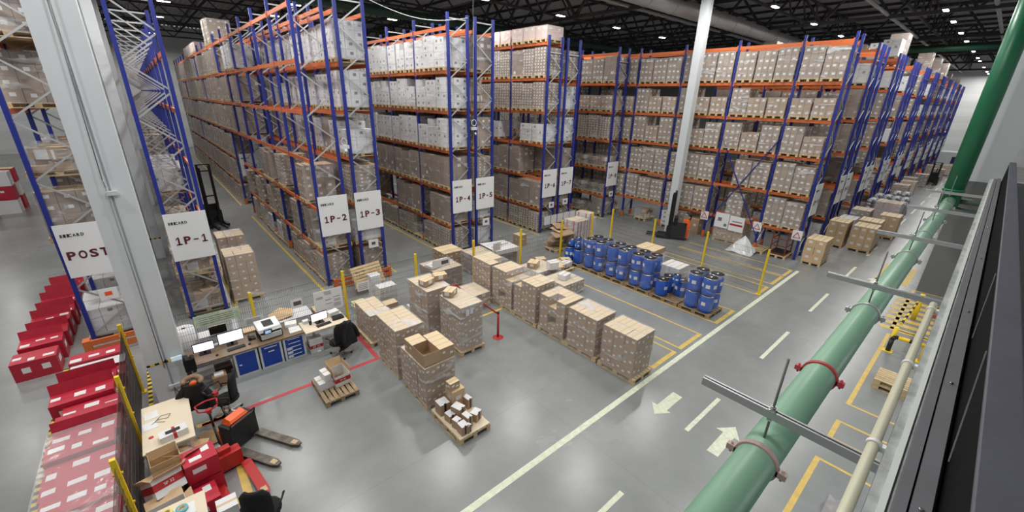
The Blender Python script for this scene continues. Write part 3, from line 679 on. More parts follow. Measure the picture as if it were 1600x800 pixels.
def open_box(name, label, loc, sx, sy, sz, rz, ms, flaps=(1, 1, 1, 1), band=None, text=None, ang=35, parent=None, group=None, txr=1):
    """an open carton: body with real walls, four flaps as parts"""
    t = thing(name, label, 'box', loc, rz, group) if parent is None else inst(name, None, parent, loc, rz)
    e = .006; b = MB()
    b.box(0, 0, 0, sx, sy, e, 1).box(0, 0, 0, e, sy, sz).box(sx - e, 0, 0, sx, sy, sz).box(e, 0, 0, sx - e, e, sz).box(e, sy - e, 0, sx - e, sy, sz)
    b.build('body', [ms, INSIDE], t)
    fl_ = sy * .45
    for i, on in enumerate(flaps):
        if not on: continue
        m = MB(); a = R(ang + 17 * i % 30); c, s_ = math.cos(a), math.sin(a)
        if i == 0: P = [(0, 0, sz), (sx, 0, sz), (sx, -fl_ * c, sz + fl_ * s_), (0, -fl_ * c, sz + fl_ * s_)]
        if i == 1: P = [(sx, 0, sz), (sx, sy, sz), (sx + fl_ * c * .8, sy, sz + fl_ * s_ * .8), (sx + fl_ * c * .8, 0, sz + fl_ * s_ * .8)]
        if i == 2: P = [(sx, sy, sz), (0, sy, sz), (0, sy + fl_ * c, sz + fl_ * s_), (sx, sy + fl_ * c, sz + fl_ * s_)]
        if i == 3: P = [(0, sy, sz), (0, 0, sz), (-fl_ * c * .8, 0, sz + fl_ * s_ * .8), (-fl_ * c * .8, sy, sz + fl_ * s_ * .8)]
        n = (Vector(P[1]) - Vector(P[0])).cross(Vector(P[2]) - Vector(P[0])).normalized() * .005
        m.add([Vector(p) for p in P] + [Vector(p) + n for p in P], [(0, 3, 2, 1), (4, 5, 6, 7), (0, 1, 5, 4), (1, 2, 6, 5), (2, 3, 7, 6), (3, 0, 4, 7)])
        m.build('flap', [BROWN2 if ms is not RED else RED], t)
    if band: MB().box(-.003, -.004, sz * .4, sx + .003, -.001, sz * .78).box(-.003, sy + .001, sz * .4, sx + .003, sy + .004, sz * .78).box(-.004, 0, sz * .4, -.001, sy, sz * .78).box(sx + .001, 0, sz * .4, sx + .004, sy, sz * .78).build('printed_band', band, t)
    if text: inst('lettering', text_mesh(text, sz * .22, PAPER), t, (sx / 2, -.008, sz * .58), FACE_Y)
    return t
open_box('open_carton', 'open empty brown carton on top of the wrapped stack beside the parcel pallet', (3.74, 7.2, 1.2), .42, .55, .32, 0, BROWN, ang=-10 + 10, flaps=(0, 0, 0, 0))
for i, (dx, dy) in enumerate(((.42, 0), (.42, .4), (0, .56))):
    tag(inst('carton', carton_mesh(.4, .4, .32, 'mid', None, 2, i), None, (3.74 + dx, 7.2 + dy, 1.2)), ['closed brown carton beside the open empty carton on the wrapped stack', 'closed brown carton on the far corner of the wrapped stack', 'closed brown carton behind the open empty carton'][i], 'carton')
stack('tall film-wrapped stack with two white labels, beside the red stanchion', 5.64, 8.53, 2, 3, 4, (.38, .36, .35), dense=True, style='mid', lx_=3, pw=(.85, 1.2), wood=WOOD)
t = thing('paper_notice', 'two white papers stuck on the film-wrapped stack by the stanchion', 'paper', (5.8, 8.5, 1.25)); MB().box(0, 0, 0, .12, .005, .2).box(.15, 0, .03, .25, .005, .22).build('sheet', PAPER, t)
stack('tall film-wrapped stack behind the one with two white labels', 5.4, 9.95, 2, 3, 4, (.4, .4, .36), dense=True, style='mid', lx_=2, wood=WOOD)
for i, (x, y, z, r_) in enumerate(((5.5, 10.2, 1.62, .3), (5.8, 9.2, 1.56, .6), (5.95, 10.4, 1.62, -.2))):
    tag(inst('carton', carton_mesh(.42, .3, .18, 'big', None, 1, i), None, (x, y, z), r_), ['loose carton lying on the rear film-wrapped stack', 'small carton lying on the film-wrapped stack beside the red stanchion', 'loose carton at the far edge of the rear film-wrapped stack'][i], 'carton')
t = stack('brown carton stack taped across the top, beside the black jacket chair', 3.86, 10.58, 2, 3, 3, (.32, .4, .29), pw=(.8, 1.3), style='mid')
# the long row beside the yellow lanes
ry = [4.66, 5.93, 7.12, 8.37, 9.55, 10.75]
for i, y in enumerate(ry):
    ms = {0: set(), 1: set(), 2: {(0, 1, 3), (0, 1, 1)}, 3: {(0, 2, 4), (1, 2, 4)}, 4: {(0, 0, 4), (1, 0, 4), (0, 1, 1)}, 5: {(1, 0, 4)}}[i]
    stack('labelled brown carton stack, %s from the cream line in the long row' % ORD[i], 8.42, y, 2, 3, 5 if i > 2 else 4, ((.43, .345, .3) if i < 3 else (.42, .35, .265)), miss=ms, group='carton stacks in the long row', pw=(.85, 1.2), filmed=True, lx_=2, wood=WOOD)
stack('low wrapped carton stack by the red stanchion belt', 7.25, 10.55, 2, 2, 2, (.5, .5, .2), dense=True, style='big', lx_=1)
stack('low wide wrapped stack in the lane behind the long carton row', 10.75, 9.2, 3, 3, 2, (.38, .36, .19), dense=True, style='mid')
stack('low wrapped stack deeper in the lane behind the long carton row', 10.75, 10.6, 3, 3, 2, (.38, .36, .22), dense=True, style='mid')
for i, (x, y, z, sx, sy, sz, r_, mm) in enumerate(((9.75, 9.3, 0, .4, .35, .3, .3, BROWN), (9.6, 8.6, 0, .35, .3, .25, .1, BROWN), (11.1, 9.5, .54, .45, .35, .2, .2, WHITE), (10.9, 10.9, .6, .5, .4, .25, .5, BROWN), (11.3, 10.5, .6, .4, .35, .3, -.3, WHITE), (9.9, 10.3, 0, .5, .5, .5, 0, BROWN), (9.8, 11.2, 0, .5, .45, .55, .1, BROWN))):
    tag(inst('carton', carton_mesh(sx, sy, sz, 'big', mm, 1, i), None, (x, y, z), r_), ['small brown carton on the floor behind the long row', 'brown carton on the floor, lower one behind the long row', 'white carton on the low wide wrapped stack', 'brown carton tilted on the deeper low stack', 'white carton on the deeper low stack', 'squarish brown carton between the long row and the low stacks', 'squarish brown carton nearest the fence behind the long row'][i], 'carton')
# wrapped goods beyond the fence
t = stack('long film-wrapped load under a white printed sheet behind the fence', 9.3, 12.75, 5, 3, 2, (.44, .38, .38), dense=True, m=BROWN3, style=None)
s = tag(MB().add([(1.0, 0, .98), (2.3, -.05, .96), (2.35, 1.1, .94), (1.05, 1.2, 1.0), (1.0, -.02, .8), (2.32, -.06, .76)], [(0, 1, 2, 3), (4, 5, 1, 0)]).build('printed_sheet', PAPER, None, (9.25, 12.72, .0)), 'white printed sheet draped over the long film-wrapped load', 'sheet')
md = s.modifiers.new('thickness', 'SOLIDIFY'); md.thickness = .01
inst('lettering', text_mesh('MAKE BETTER', .16, PINK), s, (1.7, .55, .985), (0, 0, .05))
stack('film-wrapped load with a flat white box on it behind the fence', 7.25, 12.7, 3, 3, 2, (.42, .38, .33), dense=True, m=BROWN3, style=None)
t = tag(MB().box(0, 0, 0, .95, .42, .1).build('flat_box', WHITE, None, (7.3, 12.9, .84), .25), 'flat white printed box lying on the film-wrapped load behind the fence', 'box')
inst('lettering', text_mesh('A-GUARD PREMIUM', .08, PINK), t, (.47, .2, .103), (0, 0, 0))
stack('open brown carton pallet just past the fence near rack 1P-4', 8.7, 14.3, 2, 2, 2, (.5, .5, .3), filmed=False)
# tall striped cartons and flat cardboard in front of rack 1P-7
for i, (x, y, h) in enumerate(((15.3, 12.6, 1.3), (15.95, 12.7, 1.25), (16.62, 12.9, 1.45), (17.3, 13.2, 1.0))):
    t = thing('upright_carton', 'tall narrow white carton with pink stripes, %s from the yellow fence post by the drums' % ORD[i], 'carton', (x, y, 0), .1 * i); MB().box(0, 0, .144, .5, .8, .144 + h, 0, top=1).build('body', [WHITE, TOPC], t)
    m = MB()
    for q in (.08, .3): m.box(q, -.004, .15, q + .06, .804, .14 + h).box(-.004, q * 2, .15, .504, q * 2 + .08, .14 + h)
    m.build('stripe', PINK, t); inst('pallet', pallet_mesh(.6, .8), t, (-.05, 0, 0)); inst('stretch_film', wrap_mesh(.5, .8, .1, .15 + h, True, i), t)
rn = random.Random(5)
for i in range(7):
    m = MB().box(0, 0, 0, .9 + rn.random() * .3, .6, .02)
    o = m.build('flattened_carton', [BROWN2 if i % 2 else BROWN], None, (14.2 + rn.uniform(-.2, .3), 13.0 + rn.uniform(-.2, .3), .16 + i * .16)); o.rotation_euler = (rn.uniform(-.25, .25), rn.uniform(-.2, .2), rn.uniform(-.5, .5))
    tag(o, 'flattened cardboard sheet heaped beside the striped cartons, %s from the bottom' % ORD[i], 'cardboard', 'flattened cartons in the heap')
tag(inst('pallet', pallet_mesh(1.2, .8), None, (14.1, 12.8, 0)), 'wooden pallet under the heap of flattened cardboard', 'pallet')
for i in range(9):
    o = inst('carton', carton_mesh(.45, .35, .2, 'big', WHITE if i % 3 == 0 else None, 1, i), None, (11.7 + (i % 4) * .42 + rn.uniform(-.1, .1), 10.95 + (i // 4) * .42, .15 + (i % 2) * .02 + (.2 if i == 8 else 0)), rn.uniform(-.5, .5))
    tag(o, 'loose carton in the jumble by the yellow post at the drum pallets, %s piece' % ORD[i], 'carton', 'jumbled cartons beside the drum pallets')
tag(inst('pallet', pallet_mesh(1.6, 1.3), None, (11.6, 10.8, 0)), 'pallet under the jumbled cartons near the drums', 'pallet')
tag(inst('carton', carton_mesh(.5, .5, .6, 'mid', None, 1, 3), None, (13.3, 14.6, 0)), 'lone brown carton on the aisle floor before rack 1P-6', 'carton')

# ---------------------------------------------------------------- blue drums
def drum_meshes(r, h):
    prof = [(0, 0), (r * .86, 0), (r * .93, .02), (r, h * .12), (r * 1.0, h * .3), (r * 1.02, h * .5), (r, h * .72), (r * .93, h * .86), (r * .86, h * .89), (r * .86, h * .93)]
    b = MB().lathe(prof, n=20).mesh('barrel', [DRUM])
    l = MB().lathe([(r * .9, h * .93), (r * .93, h * .95), (r * .93, h * .99), (r * .8, h), (r * .78, h * .975), (0, h * .975)], n=20).mesh('lid', [BLK])
    g = MB().lathe([(r * .9, h * .915), (r * .955, h * .92), (r * .955, h * .965), (r * .9, h * .97)], n=20).mesh('clamp_ring', [CHROME])
    p = MB(); 
    for a0 in (-2.5, -1.2, -.2, .9):
        vs = []
        for q in range(4):
            a = a0 + q * .2
            for z in (.42, .62): vs.append((r * 1.025 * math.cos(a), r * 1.025 * math.sin(a), h * z))
        p.add(vs, [(2 * q, 2 * q + 2, 2 * q + 3, 2 * q + 1) for q in range(3)])
    lb = p.mesh('paper_label', [PAPER]); k = MB().box(-.05, -.03, h * .977, .05, .03, h * .985).mesh('lid_sticker', [PAPER])
    return b, l, g, lb, k
DM = drum_meshes(.235, .66); KM = drum_meshes(.15, .32)
def drum(x, y, z, label, grp, ms=DM, nm='plastic_drum', cat='drum'):
    t = thing(nm, label, cat, (x, y, z), rnd.uniform(0, 6), grp)
    for n_, me in zip(('barrel', 'lid', 'clamp_ring', 'paper_label', 'lid_sticker'), ms): inst(n_, me, t)
dY = [4.95, 6.15, 7.33, 8.5, 9.68, 10.85]
dn = ['nearest the cream line', 'second from the cream line', 'third from the cream line', 'fourth from the cream line', 'fifth from the cream line', 'farthest from the cream line']
for g_, y in enumerate(dY):
    tag(inst('pallet', pallet_mesh(1.05, 1.15, WOODD), None, (13.55, y, 0)), 'worn pallet under blue drums, ' + dn[g_], 'pallet', 'pallets under the drums')
    lay = {0: 2, 1: 1, 2: 2, 3: 2, 4: 2, 5: 1}[g_]
    for l in range(lay):
        for i in range(2):
            for j in range(2):
                if g_ == 1 and (i, j) in ((0, 0),): continue
                cx = 13.55 + .28 + i * .49; cy = y + .3 + j * .52
                drum(cx, cy, .146 + l * .665, '%s blue drum, %s corner, pallet %s' % (('lower', 'upper')[l], ('near aisle', 'near inner', 'rear aisle', 'rear inner')[i + 2 * j], dn[g_]), 'blue drums')
    if lay == 2:
        w = tag(inst('stretch_film', wrap_mesh(1.02, 1.1, .3, 1.44, False, g_, True, FILML), None, (13.56, y + .02, 0)), 'clear stretch film around the blue drums ' + dn[g_], 'stretch film')
for i, (x, y, z) in enumerate(((13.85, 6.45, .81), (13.8, 11.2, .81), (13.85, 11.6, .81), (14.3, 11.2, .81), (14.3, 11.6, .81))):
    drum(x, y, z, ['small blue keg with lid on the pair of drums second from the cream line', 'small blue keg on the farthest drums, near corner', 'small blue keg on the farthest drums, fence side', 'small blue keg on the farthest drums, rack side', 'small blue keg on the farthest drums, rear corner'][i], 'small kegs on drums', KM, 'plastic_keg', 'keg')
# goods behind the drums
stack('white carton pallet with a brown carton layer on top, behind the drums', 15.55, 8.5, 2, 2, 3, (.55, .5, .22), m=WHITE, filmed=False, style=None)
tag(inst('carton', carton_mesh(1.0, .95, .22, None, None, 1, 1), None, (15.6, 8.5, .82)), 'wide pale brown carton lying on the white carton pallet behind the drums', 'carton')
stack('small white carton pallet behind the drums, nearer the cream line', 15.5, 7.2, 2, 2, 2, (.45, .42, .26), m=WHITE, filmed=False, style='mid')
stack('pallet of two brown carton groups behind the drums near the corner fence post', 15.5, 5.9, 2, 2, 1, (.45, .42, .45), filmed=False, style='mid', jit=.03)

# ---------------------------------------------------------------- parcel pallet and white box pallet
tag(MB().box(0, 0, 0, .8, 1.2, .02).build('plywood_sheet', BEIGE, None, (3.74, 5.78, .146)), 'pale board covering the parcel pallet', 'board')
tag(inst('pallet', pallet_mesh(.82, 1.2), None, (3.73, 5.77, 0)), 'wooden pallet loaded with small parcels and two tall cartons', 'pallet')
tag(inst('carton', carton_mesh(.34, .32, .52, 'big', BROWN2, 1, 2), None, (4.1, 6.6, .166)), 'taller brown carton at the back of the parcel pallet', 'carton')
tag(inst('carton', carton_mesh(.27, .2, .2, 'mid', BROWN, 2, 1), None, (4.08, 6.66, .69), .05), 'small brown carton on top of the taller carton', 'carton')
pr_ = [(3.78, 6.62, .25, .25, .3, 0), (3.82, 6.3, .16, .2, .2, .1), (3.84, 6.05, .15, .16, .22, .2), (4.02, 6.2, .2, .26, .34, .3), (4.4, 6.42, .13, .2, .28, .1), (4.3, 5.95, .22, .18, .22, .4), (3.82, 5.82, .18, .2, .24, .0), (4.04, 5.92, .14, .22, .3, .1), (4.06, 6.45, .14, .13, .22, -.2), (3.98, 5.8, .1, .1, .2, .3)]
for i, (x, y, a, b_, c_, r_) in enumerate(pr_):
    t = thing('small_parcel', 'small pale-topped parcel on the parcel pallet, ' + ['nearest the wrapped stack', 'next along the edge from the wrapped stack', 'third along the floor-side edge', 'tall one in the middle', 'narrow one beside the tall brown carton', 'lone one at the open end', 'at the front corner', 'beside the front corner parcel', 'squeezed behind the middle one', 'smallest, at the front edge'][i], 'parcel', (x, y, .168), r_)
    MB().box(0, 0, 0, a, b_, c_, 0, top=1).box(a * .1, b_ * .1, c_, a * .9, b_ * .6, c_ + .004, 1).build('body', [BROWN, WHITE], t)
    MB().box(a * .4, -.003, c_ * .1, a * .62, b_ * .2, c_ + .003).build('dark_strip', BLK, t)
tag(inst('pallet', pallet_mesh(.8, 1.15, WOODD), None, (1.92, 8.75, 0)), 'worn pallet with white boxes in the open floor by the red line', 'pallet')
open_box('open_carton', 'open white box with a red band on the worn pallet', (2.3, 9.15, .146), .38, .5, .3, .06, WHITE, band=REDP, text='SP 32', ang=70, flaps=(0, 1, 1, 1))
t = tag(inst('carton', carton_mesh(.36, .4, .2, None, WHITE, 1, 1), None, (1.95, 9.25, .146), .05), 'closed white box beside the open one on the worn pallet', 'carton')
t = tag(inst('carton', carton_mesh(.16, .35, .2, None, WHITE, 1, 2), None, (2.1, 9.25, .35), .1), 'narrow white box on the closed white box', 'carton')

# ---------------------------------------------------------------- fence
def panel_mesh(L_, h=1.75):
    m = MB(); n = int(L_ / .05); w = .0022
    for i in range(n + 1):
        x = .03 + i * (L_ - .06) / n; m.box(x - w, -w, .12, x + w, w, h)
    for k in range(9): z = .12 + k * (h - .12) / 8; m.box(.03, -w * 1.4, z - w, L_ - .03, w * 1.4, z + w)
    return m.mesh('mesh_panel', [mat('wire', (60, 60, 60), .5)])
PMH = MB().box(-.035, -.035, .01, .035, .035, 1.9).box(-.08, -.08, 0, .08, .08, .012).mesh('post', [YEL])
BR_ = MB()
for z in (.35, 1.0, 1.6): BR_.box(-.06, -.012, z, .06, .012, z + .03)
PMB = BR_.mesh('clip', [YEL])
def fence(name, pts, label):
    t = thing('wire_fence', label, 'fence', (*pts[0], 0))
    for i, p in enumerate(pts):
        o = inst('post', PMH, t, (p[0] - pts[0][0], p[1] - pts[0][1], 0)); inst('clip', PMB, o)
        if i:
            q = pts[i - 1]; d = Vector(p) - Vector(q); inst('mesh_panel', panel_mesh(d.length), t, (q[0] - pts[0][0], q[1] - pts[0][1], 0), math.atan2(d.y, d.x))
fence('f', [(1.27, 12.3), (3.77, 12.3), (6.3, 12.3), (8.8, 12.3), (11.28, 12.3), (13.75, 12.2), (15.9, 12.15)], 'yellow-post wire fence running behind the desks and carton rows')
fence('f', [(17.5, 12.1), (17.55, 9.7), (17.6, 7.2), (17.25, 4.66)], 'yellow-post wire fence between the drum lanes and the rack facing them')
fence('f', [(-1.38, 12.2), (-1.38, 9.75), (-1.38, 7.25), (-1.38, 4.8)], 'yellow-post wire fence between the red cartons and the packing table')
m = panel_mesh(1.9); t = thing('mesh_fence', 'wire mesh panel behind the two desk monitors', 'fence', (-.5, 12.3, 0)); inst('mesh_panel', m, t)
for i, (x0, z0, x1, z1, mm, l) in enumerate(((2.82, .75, 3.66, 1.45, BOARD, 'large white notice hung on the fence above the beige desk'), (2.2, 1.12, 2.5, 1.4, PAPER, 'small white notice with a dark photo on the fence left of the large notice'), (6.9, 1.2, 7.65, 1.5, PAPER, 'wide white sign on the fence in front of the aisle to rack 1P-4'), (9.7, 1.25, 10.1, 1.6, PAPER, 'small white sheet on the fence above the long wrapped load'), (4.15, 1.1, 4.55, 1.42, PAPER, 'small white sheet on the fence beside the leaning pallet'), (-.05, 1.3, .95, 1.62, mat('map_board', (225, 232, 215), .5, rgb2=(180, 205, 170), nscale=9), 'long green and white chart on the wire panel above the monitors'), (1.0, 1.0, 1.45, 1.2, PAPER, 'small white card on the fence left of the printer'))):
    t = thing('notice_board', l, 'notice', (x0, 12.2, z0)); MB().box(0, 0, 0, x1 - x0, .012, z1 - z0).build('sheet', mm, t); m = MB(); w, h = x1 - x0, z1 - z0
    if i == 0:
        rn = random.Random(2)
        for k in range(13): cx = w * (.5 + (0 if k < 3 else rn.choice((-.3, 0, .3)))); z = h * (.9 - k * .063); m.box(cx - .09 - rn.random() * .03, -.004, z, cx + .09, 0, z + .012)
    elif i in (1, 2): m.box(w * .5 if i == 2 else w * .2, -.004, h * .3, w * .9, 0, h * .75)
    else:
        for k in range(4): m.box(w * .1, -.004, h * (.2 + k * .18), w * .85, 0, h * (.23 + k * .18))
    m.build('print', INK, t)
# leaning pallet
o = inst('pallet', pallet_mesh(1.2, .8), None, (4.75, 14.2, .25), 0); o.rotation_euler = (R(62), 0, R(8)); tag(o, 'pallet leaning upright at the foot of racks 1P-2 and 1P-3', 'pallet')
for x, l in ((4.3, 'orange guard rail behind the leaning pallet'), (16.5, 'orange guard rail near the striped cartons')):
    t = thing('rack_guard', l, 'guard rail', (x, 15.1, 0)); MB().box(0, 0, .1, 2.3, .08, .22).box(0, 0, .3, 2.3, .08, .42).build('rail', ORANGE, t); MB().box(0, -.02, 0, .1, .12, .45).box(2.2, -.02, 0, 2.3, .12, .45).build('foot', ORANGE, t)
t = thing('rack_guard', 'orange guard rail at the foot of the POST rack', 'guard rail', (-2.5, 14.9, 0)); MB().box(0, 0, .1, 1.5, .08, .25).box(0, 0, .33, 1.5, .08, .48).build('rail', ORANGE, t); MB().box(0, -.02, 0, .15, .25, .5).build('foot', ORANGE, t)

# ---------------------------------------------------------------- goods by the fence near the beige desk
for i, (x, y, sx, sy, sz, z, mm, l) in enumerate(((5.0, 12.5, .62, .45, .85, .0, WHITE, 'big white box with a pink line behind the taped carton stack'), (4.9, 11.9, .45, .35, .5, .0, BROWN, 'plain brown carton in front of the big white box'), (4.95, 13.1, .38, .35, 1.1, 0, WHITE, 'upright white carton below the leaning pallet'),
        (5.6, 11.5, .4, .3, .35, 0, WHITE, 'white box with a blue side near the two film-wrapped stacks'), (1.75, 12.7, 1.1, .7, .55, 0, WHITE, 'wide white crate of flat cartons behind the fence'), (2.95, 12.8, .5, .5, .5, 0, BROWN, 'brown carton behind the fence below the small notice'), (6.35, 11.6, .5, .5, .5, 0, BROWN, 'brown carton at the foot of the yellow post by the rear wrapped stack'), (6.36, 12.4, .8, .25, .35, 0, RED, 'low red carton behind the fence by the yellow post'))):
    tag(inst('carton', carton_mesh(sx, sy, sz, None, mm, 1, i, False), None, (x, y, z)), l, 'carton')
for i in range(8):
    tag(inst('file_bundle', MB().box(0, 0, 0, .22, .34, .1, 0, top=1).mesh('file_bundle', [WHITE, mat('yellow_paper', (235, 225, 160), .6)]), None, (4.3 + (i % 2) * .25, 12.75 + (i // 4) * .38, .0 + (i // 2 % 2) * .5 + .0), .1 * (i % 3)), 'bundle of yellowish papers in the pile beside the leaning pallet, %s' % ORD[i], 'papers', 'paper bundles by the fence')
for o in [o for o in bpy.data.objects if o.name.startswith('file_bundle')]:
    if o.location.z > .2: o.location.z = .1
o = MB().add([(0, 0, 0), (.6, .05, .05), (.7, .4, .12), (.35, .5, .2), (0, .4, .1), (.3, .2, .16)], [(0, 1, 5), (1, 2, 5), (2, 3, 5), (3, 4, 5), (4, 0, 5)]).build('crumpled_cardboard', BROWN2, None, (1.7, 12.8, .56)); md = o.modifiers.new('t', 'SOLIDIFY'); md.thickness = .01
tag(o, 'crumpled brown cardboard on the wide white crate behind the fence', 'cardboard')

# ---------------------------------------------------------------- desks
WT = .75
def cabinet(x, kind, label, w=.54, y=11.36):
    t = thing('tool_cabinet', label, 'cabinet', (x, y, 0)); MB().box(0, .02, .0, w, .6, .715).build('body', LGREY, t); f = MB()
    f.box(0, 0, 0, .05, .02, .715).box(w - .05, 0, 0, w, .02, .715).box(.05, 0, 0, w - .05, .02, .05).box(.05, 0, .665, w - .05, .02, .715); f.build('front_frame', LGREY, t)
    BL = mat('blue_door_paint', (18, 62, 160), .35)
    if kind == 'door': d = MB().box(.05, -.003, .05, w - .05, .02, .665).build('door', BL, t); MB().box(.09, -.03, .34, .15, -.003, .36).build('handle', LGREY, d); MB().box(w - .07, -.012, .12, w - .05, -.003, .16).box(w - .07, -.012, .55, w - .05, -.003, .59).build('hinge', BLK, d)
    elif kind == 'mixed':
        d = MB().box(.05, -.003, .52, w - .05, .02, .665).build('drawer', BL, t); MB().box(.12, -.02, .6, w - .12, -.003, .62).build('handle', LGREY, d)
        d = MB().box(.05, -.003, .05, w - .05, .02, .51).build('door', BL, t); MB().box(.2, -.02, .47, .34, -.003, .49).build('handle', LGREY, d)
    else:
        for k in range(5):
            z = .05 + k * .123; d = MB().box(.05, -.003, z, w - .05, .02, z + .118).build('drawer', BL, t); MB().box(.12, -.018, z + .09, w - .12, -.003, z + .105).build('handle', LGREY, d)
            if k < 3: MB().box(.07, -.006, z + .02, .2, -.003, z + .1).build('label_card', PAPER, d)
cabinet(.52, 'door', 'blue-door cabinet nearest the thick column'); cabinet(1.1, 'mixed', 'blue cabinet with one drawer over a door, under the printer'); cabinet(1.68, 'drawers', 'blue cabinet of five drawers at the end of the brown worktop')
t = thing('worktop', 'long brown worktop over the blue cabinets, carrying monitors and printer', 'worktop', (-.42, 11.33, .716)); MB().box(0, 0, 0, 2.66, .82, .035).build('top', BRWN, t); m = MB()
for x in (.03,): m.box(x, .1, -.716, x + .06, .16, 0).box(x, .7, -.716, x + .06, .76, 0)
m.build('leg', LGREY, t)
t = thing('desk', 'beige desk next to the drawer cabinet with a single monitor', 'desk', (2.25, 11.2, 0)); MB().box(0, 0, .72, 1.2, .75, .75).build('desktop', BEIGE, t)
for x in (.25, 1.1): MB().box(x, .35, 0, x + .06, .41, .72).box(x - .02, .05, 0, x + .08, .7, .04).build('leg', LGREY, t)
def monitor(x, y, rz, w, label, glow=(235, 240, 252)):
    t = thing('monitor', label, 'monitor', (x, y, .751), rz); MB().box(-w / 2 - .015, 0, .08, w / 2 + .015, .03, .08 + w * .58).build('case', BLK, t)
    MB().box(-w / 2, -.003, .095, w / 2, 0, .065 + w * .58).build('screen', mat('screen_%d' % glow[0], glow, .3, emit=1.1), t); MB().box(-.03, .03, 0, .03, .05, .2).box(-.12, -.06, 0, .12, .12, .012).build('stand', BLK, t)
monitor(.0, 11.78, -.05, .42, 'smaller lit monitor on the brown worktop nearest the column', (225, 222, 248)); monitor(.6, 11.85, .0, .54, 'larger lit monitor on the brown worktop', (232, 245, 246)); monitor(2.75, 11.6, .08, .44, 'lit monitor on the beige desk', (246, 232, 244))
def keyboard(x, y, rz, label):
    t = thing('keyboard', label, 'keyboard', (x, y, .752), rz); MB().box(-.2, -.07, 0, .2, .07, .018).build('base', BLK, t); m = MB()
    for i in range(14):
        for j in range(4): m.box(-.19 + i * .0275, -.06 + j * .031, .018, -.168 + i * .0275, -.036 + j * .031, .024)
    k = m.build('keycap', DARK, t); k['kind'] = 'stuff'
keyboard(.65, 11.58, .05, 'black keyboard before the larger monitor'); keyboard(2.8, 11.42, .1, 'black keyboard on the beige desk')
def mouse(x, y, label): tag(MB().lathe([(0, .035), (.018, .033), (.03, .02), (.033, 0)], n=12).build('computer_mouse', BLK, None, (x, y, .752)), label, 'mouse')
mouse(.95, 11.58, 'black mouse beside the keyboard of the larger monitor'); mouse(.22, 11.5, 'black mouse in front of the smaller monitor'); mouse(3.1, 11.5, 'black mouse on the beige desk')
t = thing('telephone', 'black desk telephone by the larger monitor', 'telephone', (1.05, 11.85, .752)); MB().box(-.08, -.1, 0, .08, .1, .04).build('base', BLK, t); MB().box(-.08, -.1, .04, -.03, .1, .08).build('handset', BLK, t)
# printer
t = thing('printer', 'white office printer with a dark tray on the brown worktop', 'printer', (1.2, 11.5, .752), .06)
MB().box(0, .02, 0, .56, .48, .16).build('dark_base', BLK, t); MB().box(.03, -.02, .04, .53, .46, .17).build('paper_tray', LGREY, t); MB().box(.04, .03, .17, .52, .46, .24).build('output_slot', BLK, t)
m = MB().add([(0, 0, .24), (.56, 0, .24), (.56, .5, .24), (0, .5, .24), (0, .02, .33), (.54, .04, .33), (.54, .5, .4), (0, .5, .4)], [(0, 3, 2, 1), (0, 1, 5, 4), (1, 2, 6, 5), (2, 3, 7, 6), (3, 0, 4, 7), (4, 5, 6, 7)]); m.build('scanner_lid', BOARD, t)
m = MB().add([(.16, .12, .352), (.4, .12, .352), (.4, .42, .392), (.16, .42, .392)], [(0, 1, 2, 3)]); m.build('feeder', BLK, t)
o = MB().box(0, -.05, .2, .2, -.03, .32).build('control_panel', BLK, t, (.1, 0, 0)); MB().box(.03, -.054, .22, .17, -.05, .3).build('touchscreen', mat('panel_screen', (160, 190, 225), .3, emit=.6), o)
for i, (x, y, z, w, d, h, l) in enumerate(((1.88, 11.85, .752, .3, .24, .1, 'stack of papers on the worktop behind the loose sheets'), (1.93, 11.66, .752, .28, .18, .01, 'loose white sheet on the worktop, rear one'), (1.92, 11.48, .752, .3, .16, .008, 'loose white sheet at the worktop edge'), (2.35, 11.75, .752, .16, .14, .09, 'small white carton on the beige desk beside the monitor'), (3.08, 11.7, .752, .3, .22, .14, 'pile of papers and folders on the beige desk'), (.2, 12.0, .752, .14, .1, .03, 'small white card behind the monitors'))):
    tag(MB().box(0, 0, 0, w, d, h).build('paper_stack', PAPER, None, (x, y, z), .1 * (i - 2)), l, 'papers')
tag(MB().box(0, 0, 0, .3, .22, .06).build('document_tray', BLK, None, (3.1, 11.45 + .0, .752 - .0)), 'black document tray on the beige desk corner', 'tray')
t = thing('pen_holder', 'cup of blue pens on the beige desk', 'pen holder', (2.5, 11.65, .752)); MB().cyl((0, 0, 0), (0, 0, .1), .035, 0, 12).build('cup', DARK, t); m = MB()
for k in range(5): m.cyl((.01 * k - .02, 0, .08), (.02 * k - .04, .02, .17), .005, 0, 6)
m.build('pen', mat('blue_pen', (60, 70, 150), .4), t)
t = thing('carton_stand', 'white box with a red band standing under the beige desk', 'box', (2.32, 11.3, 0)); MB().box(0, 0, 0, .35, .3, .42).build('body', WHITE, t); MB().box(-.003, -.003, .15, .353, .303, .25).build('printed_band', REDP, t); inst('lettering', text_mesh('SP 32', .09, PAPER), t, (.17, -.006, .2), FACE_Y)
t = thing('open_box', 'small open brown box of papers under the brown worktop', 'box', (.0, 11.2, 0)); MB().box(0, 0, 0, .3, .3, .3).build('body', INSIDE, t); MB().box(.05, .05, .3, .25, .25, .33).build('papers', PAPER, t)
t = thing('crate', 'dark low crate under the brown worktop', 'crate', (.1, 11.75, 0)); MB().box(0, 0, 0, .38, .35, .2).build('body', mat('dark_wood', (70, 55, 45), .7), t)
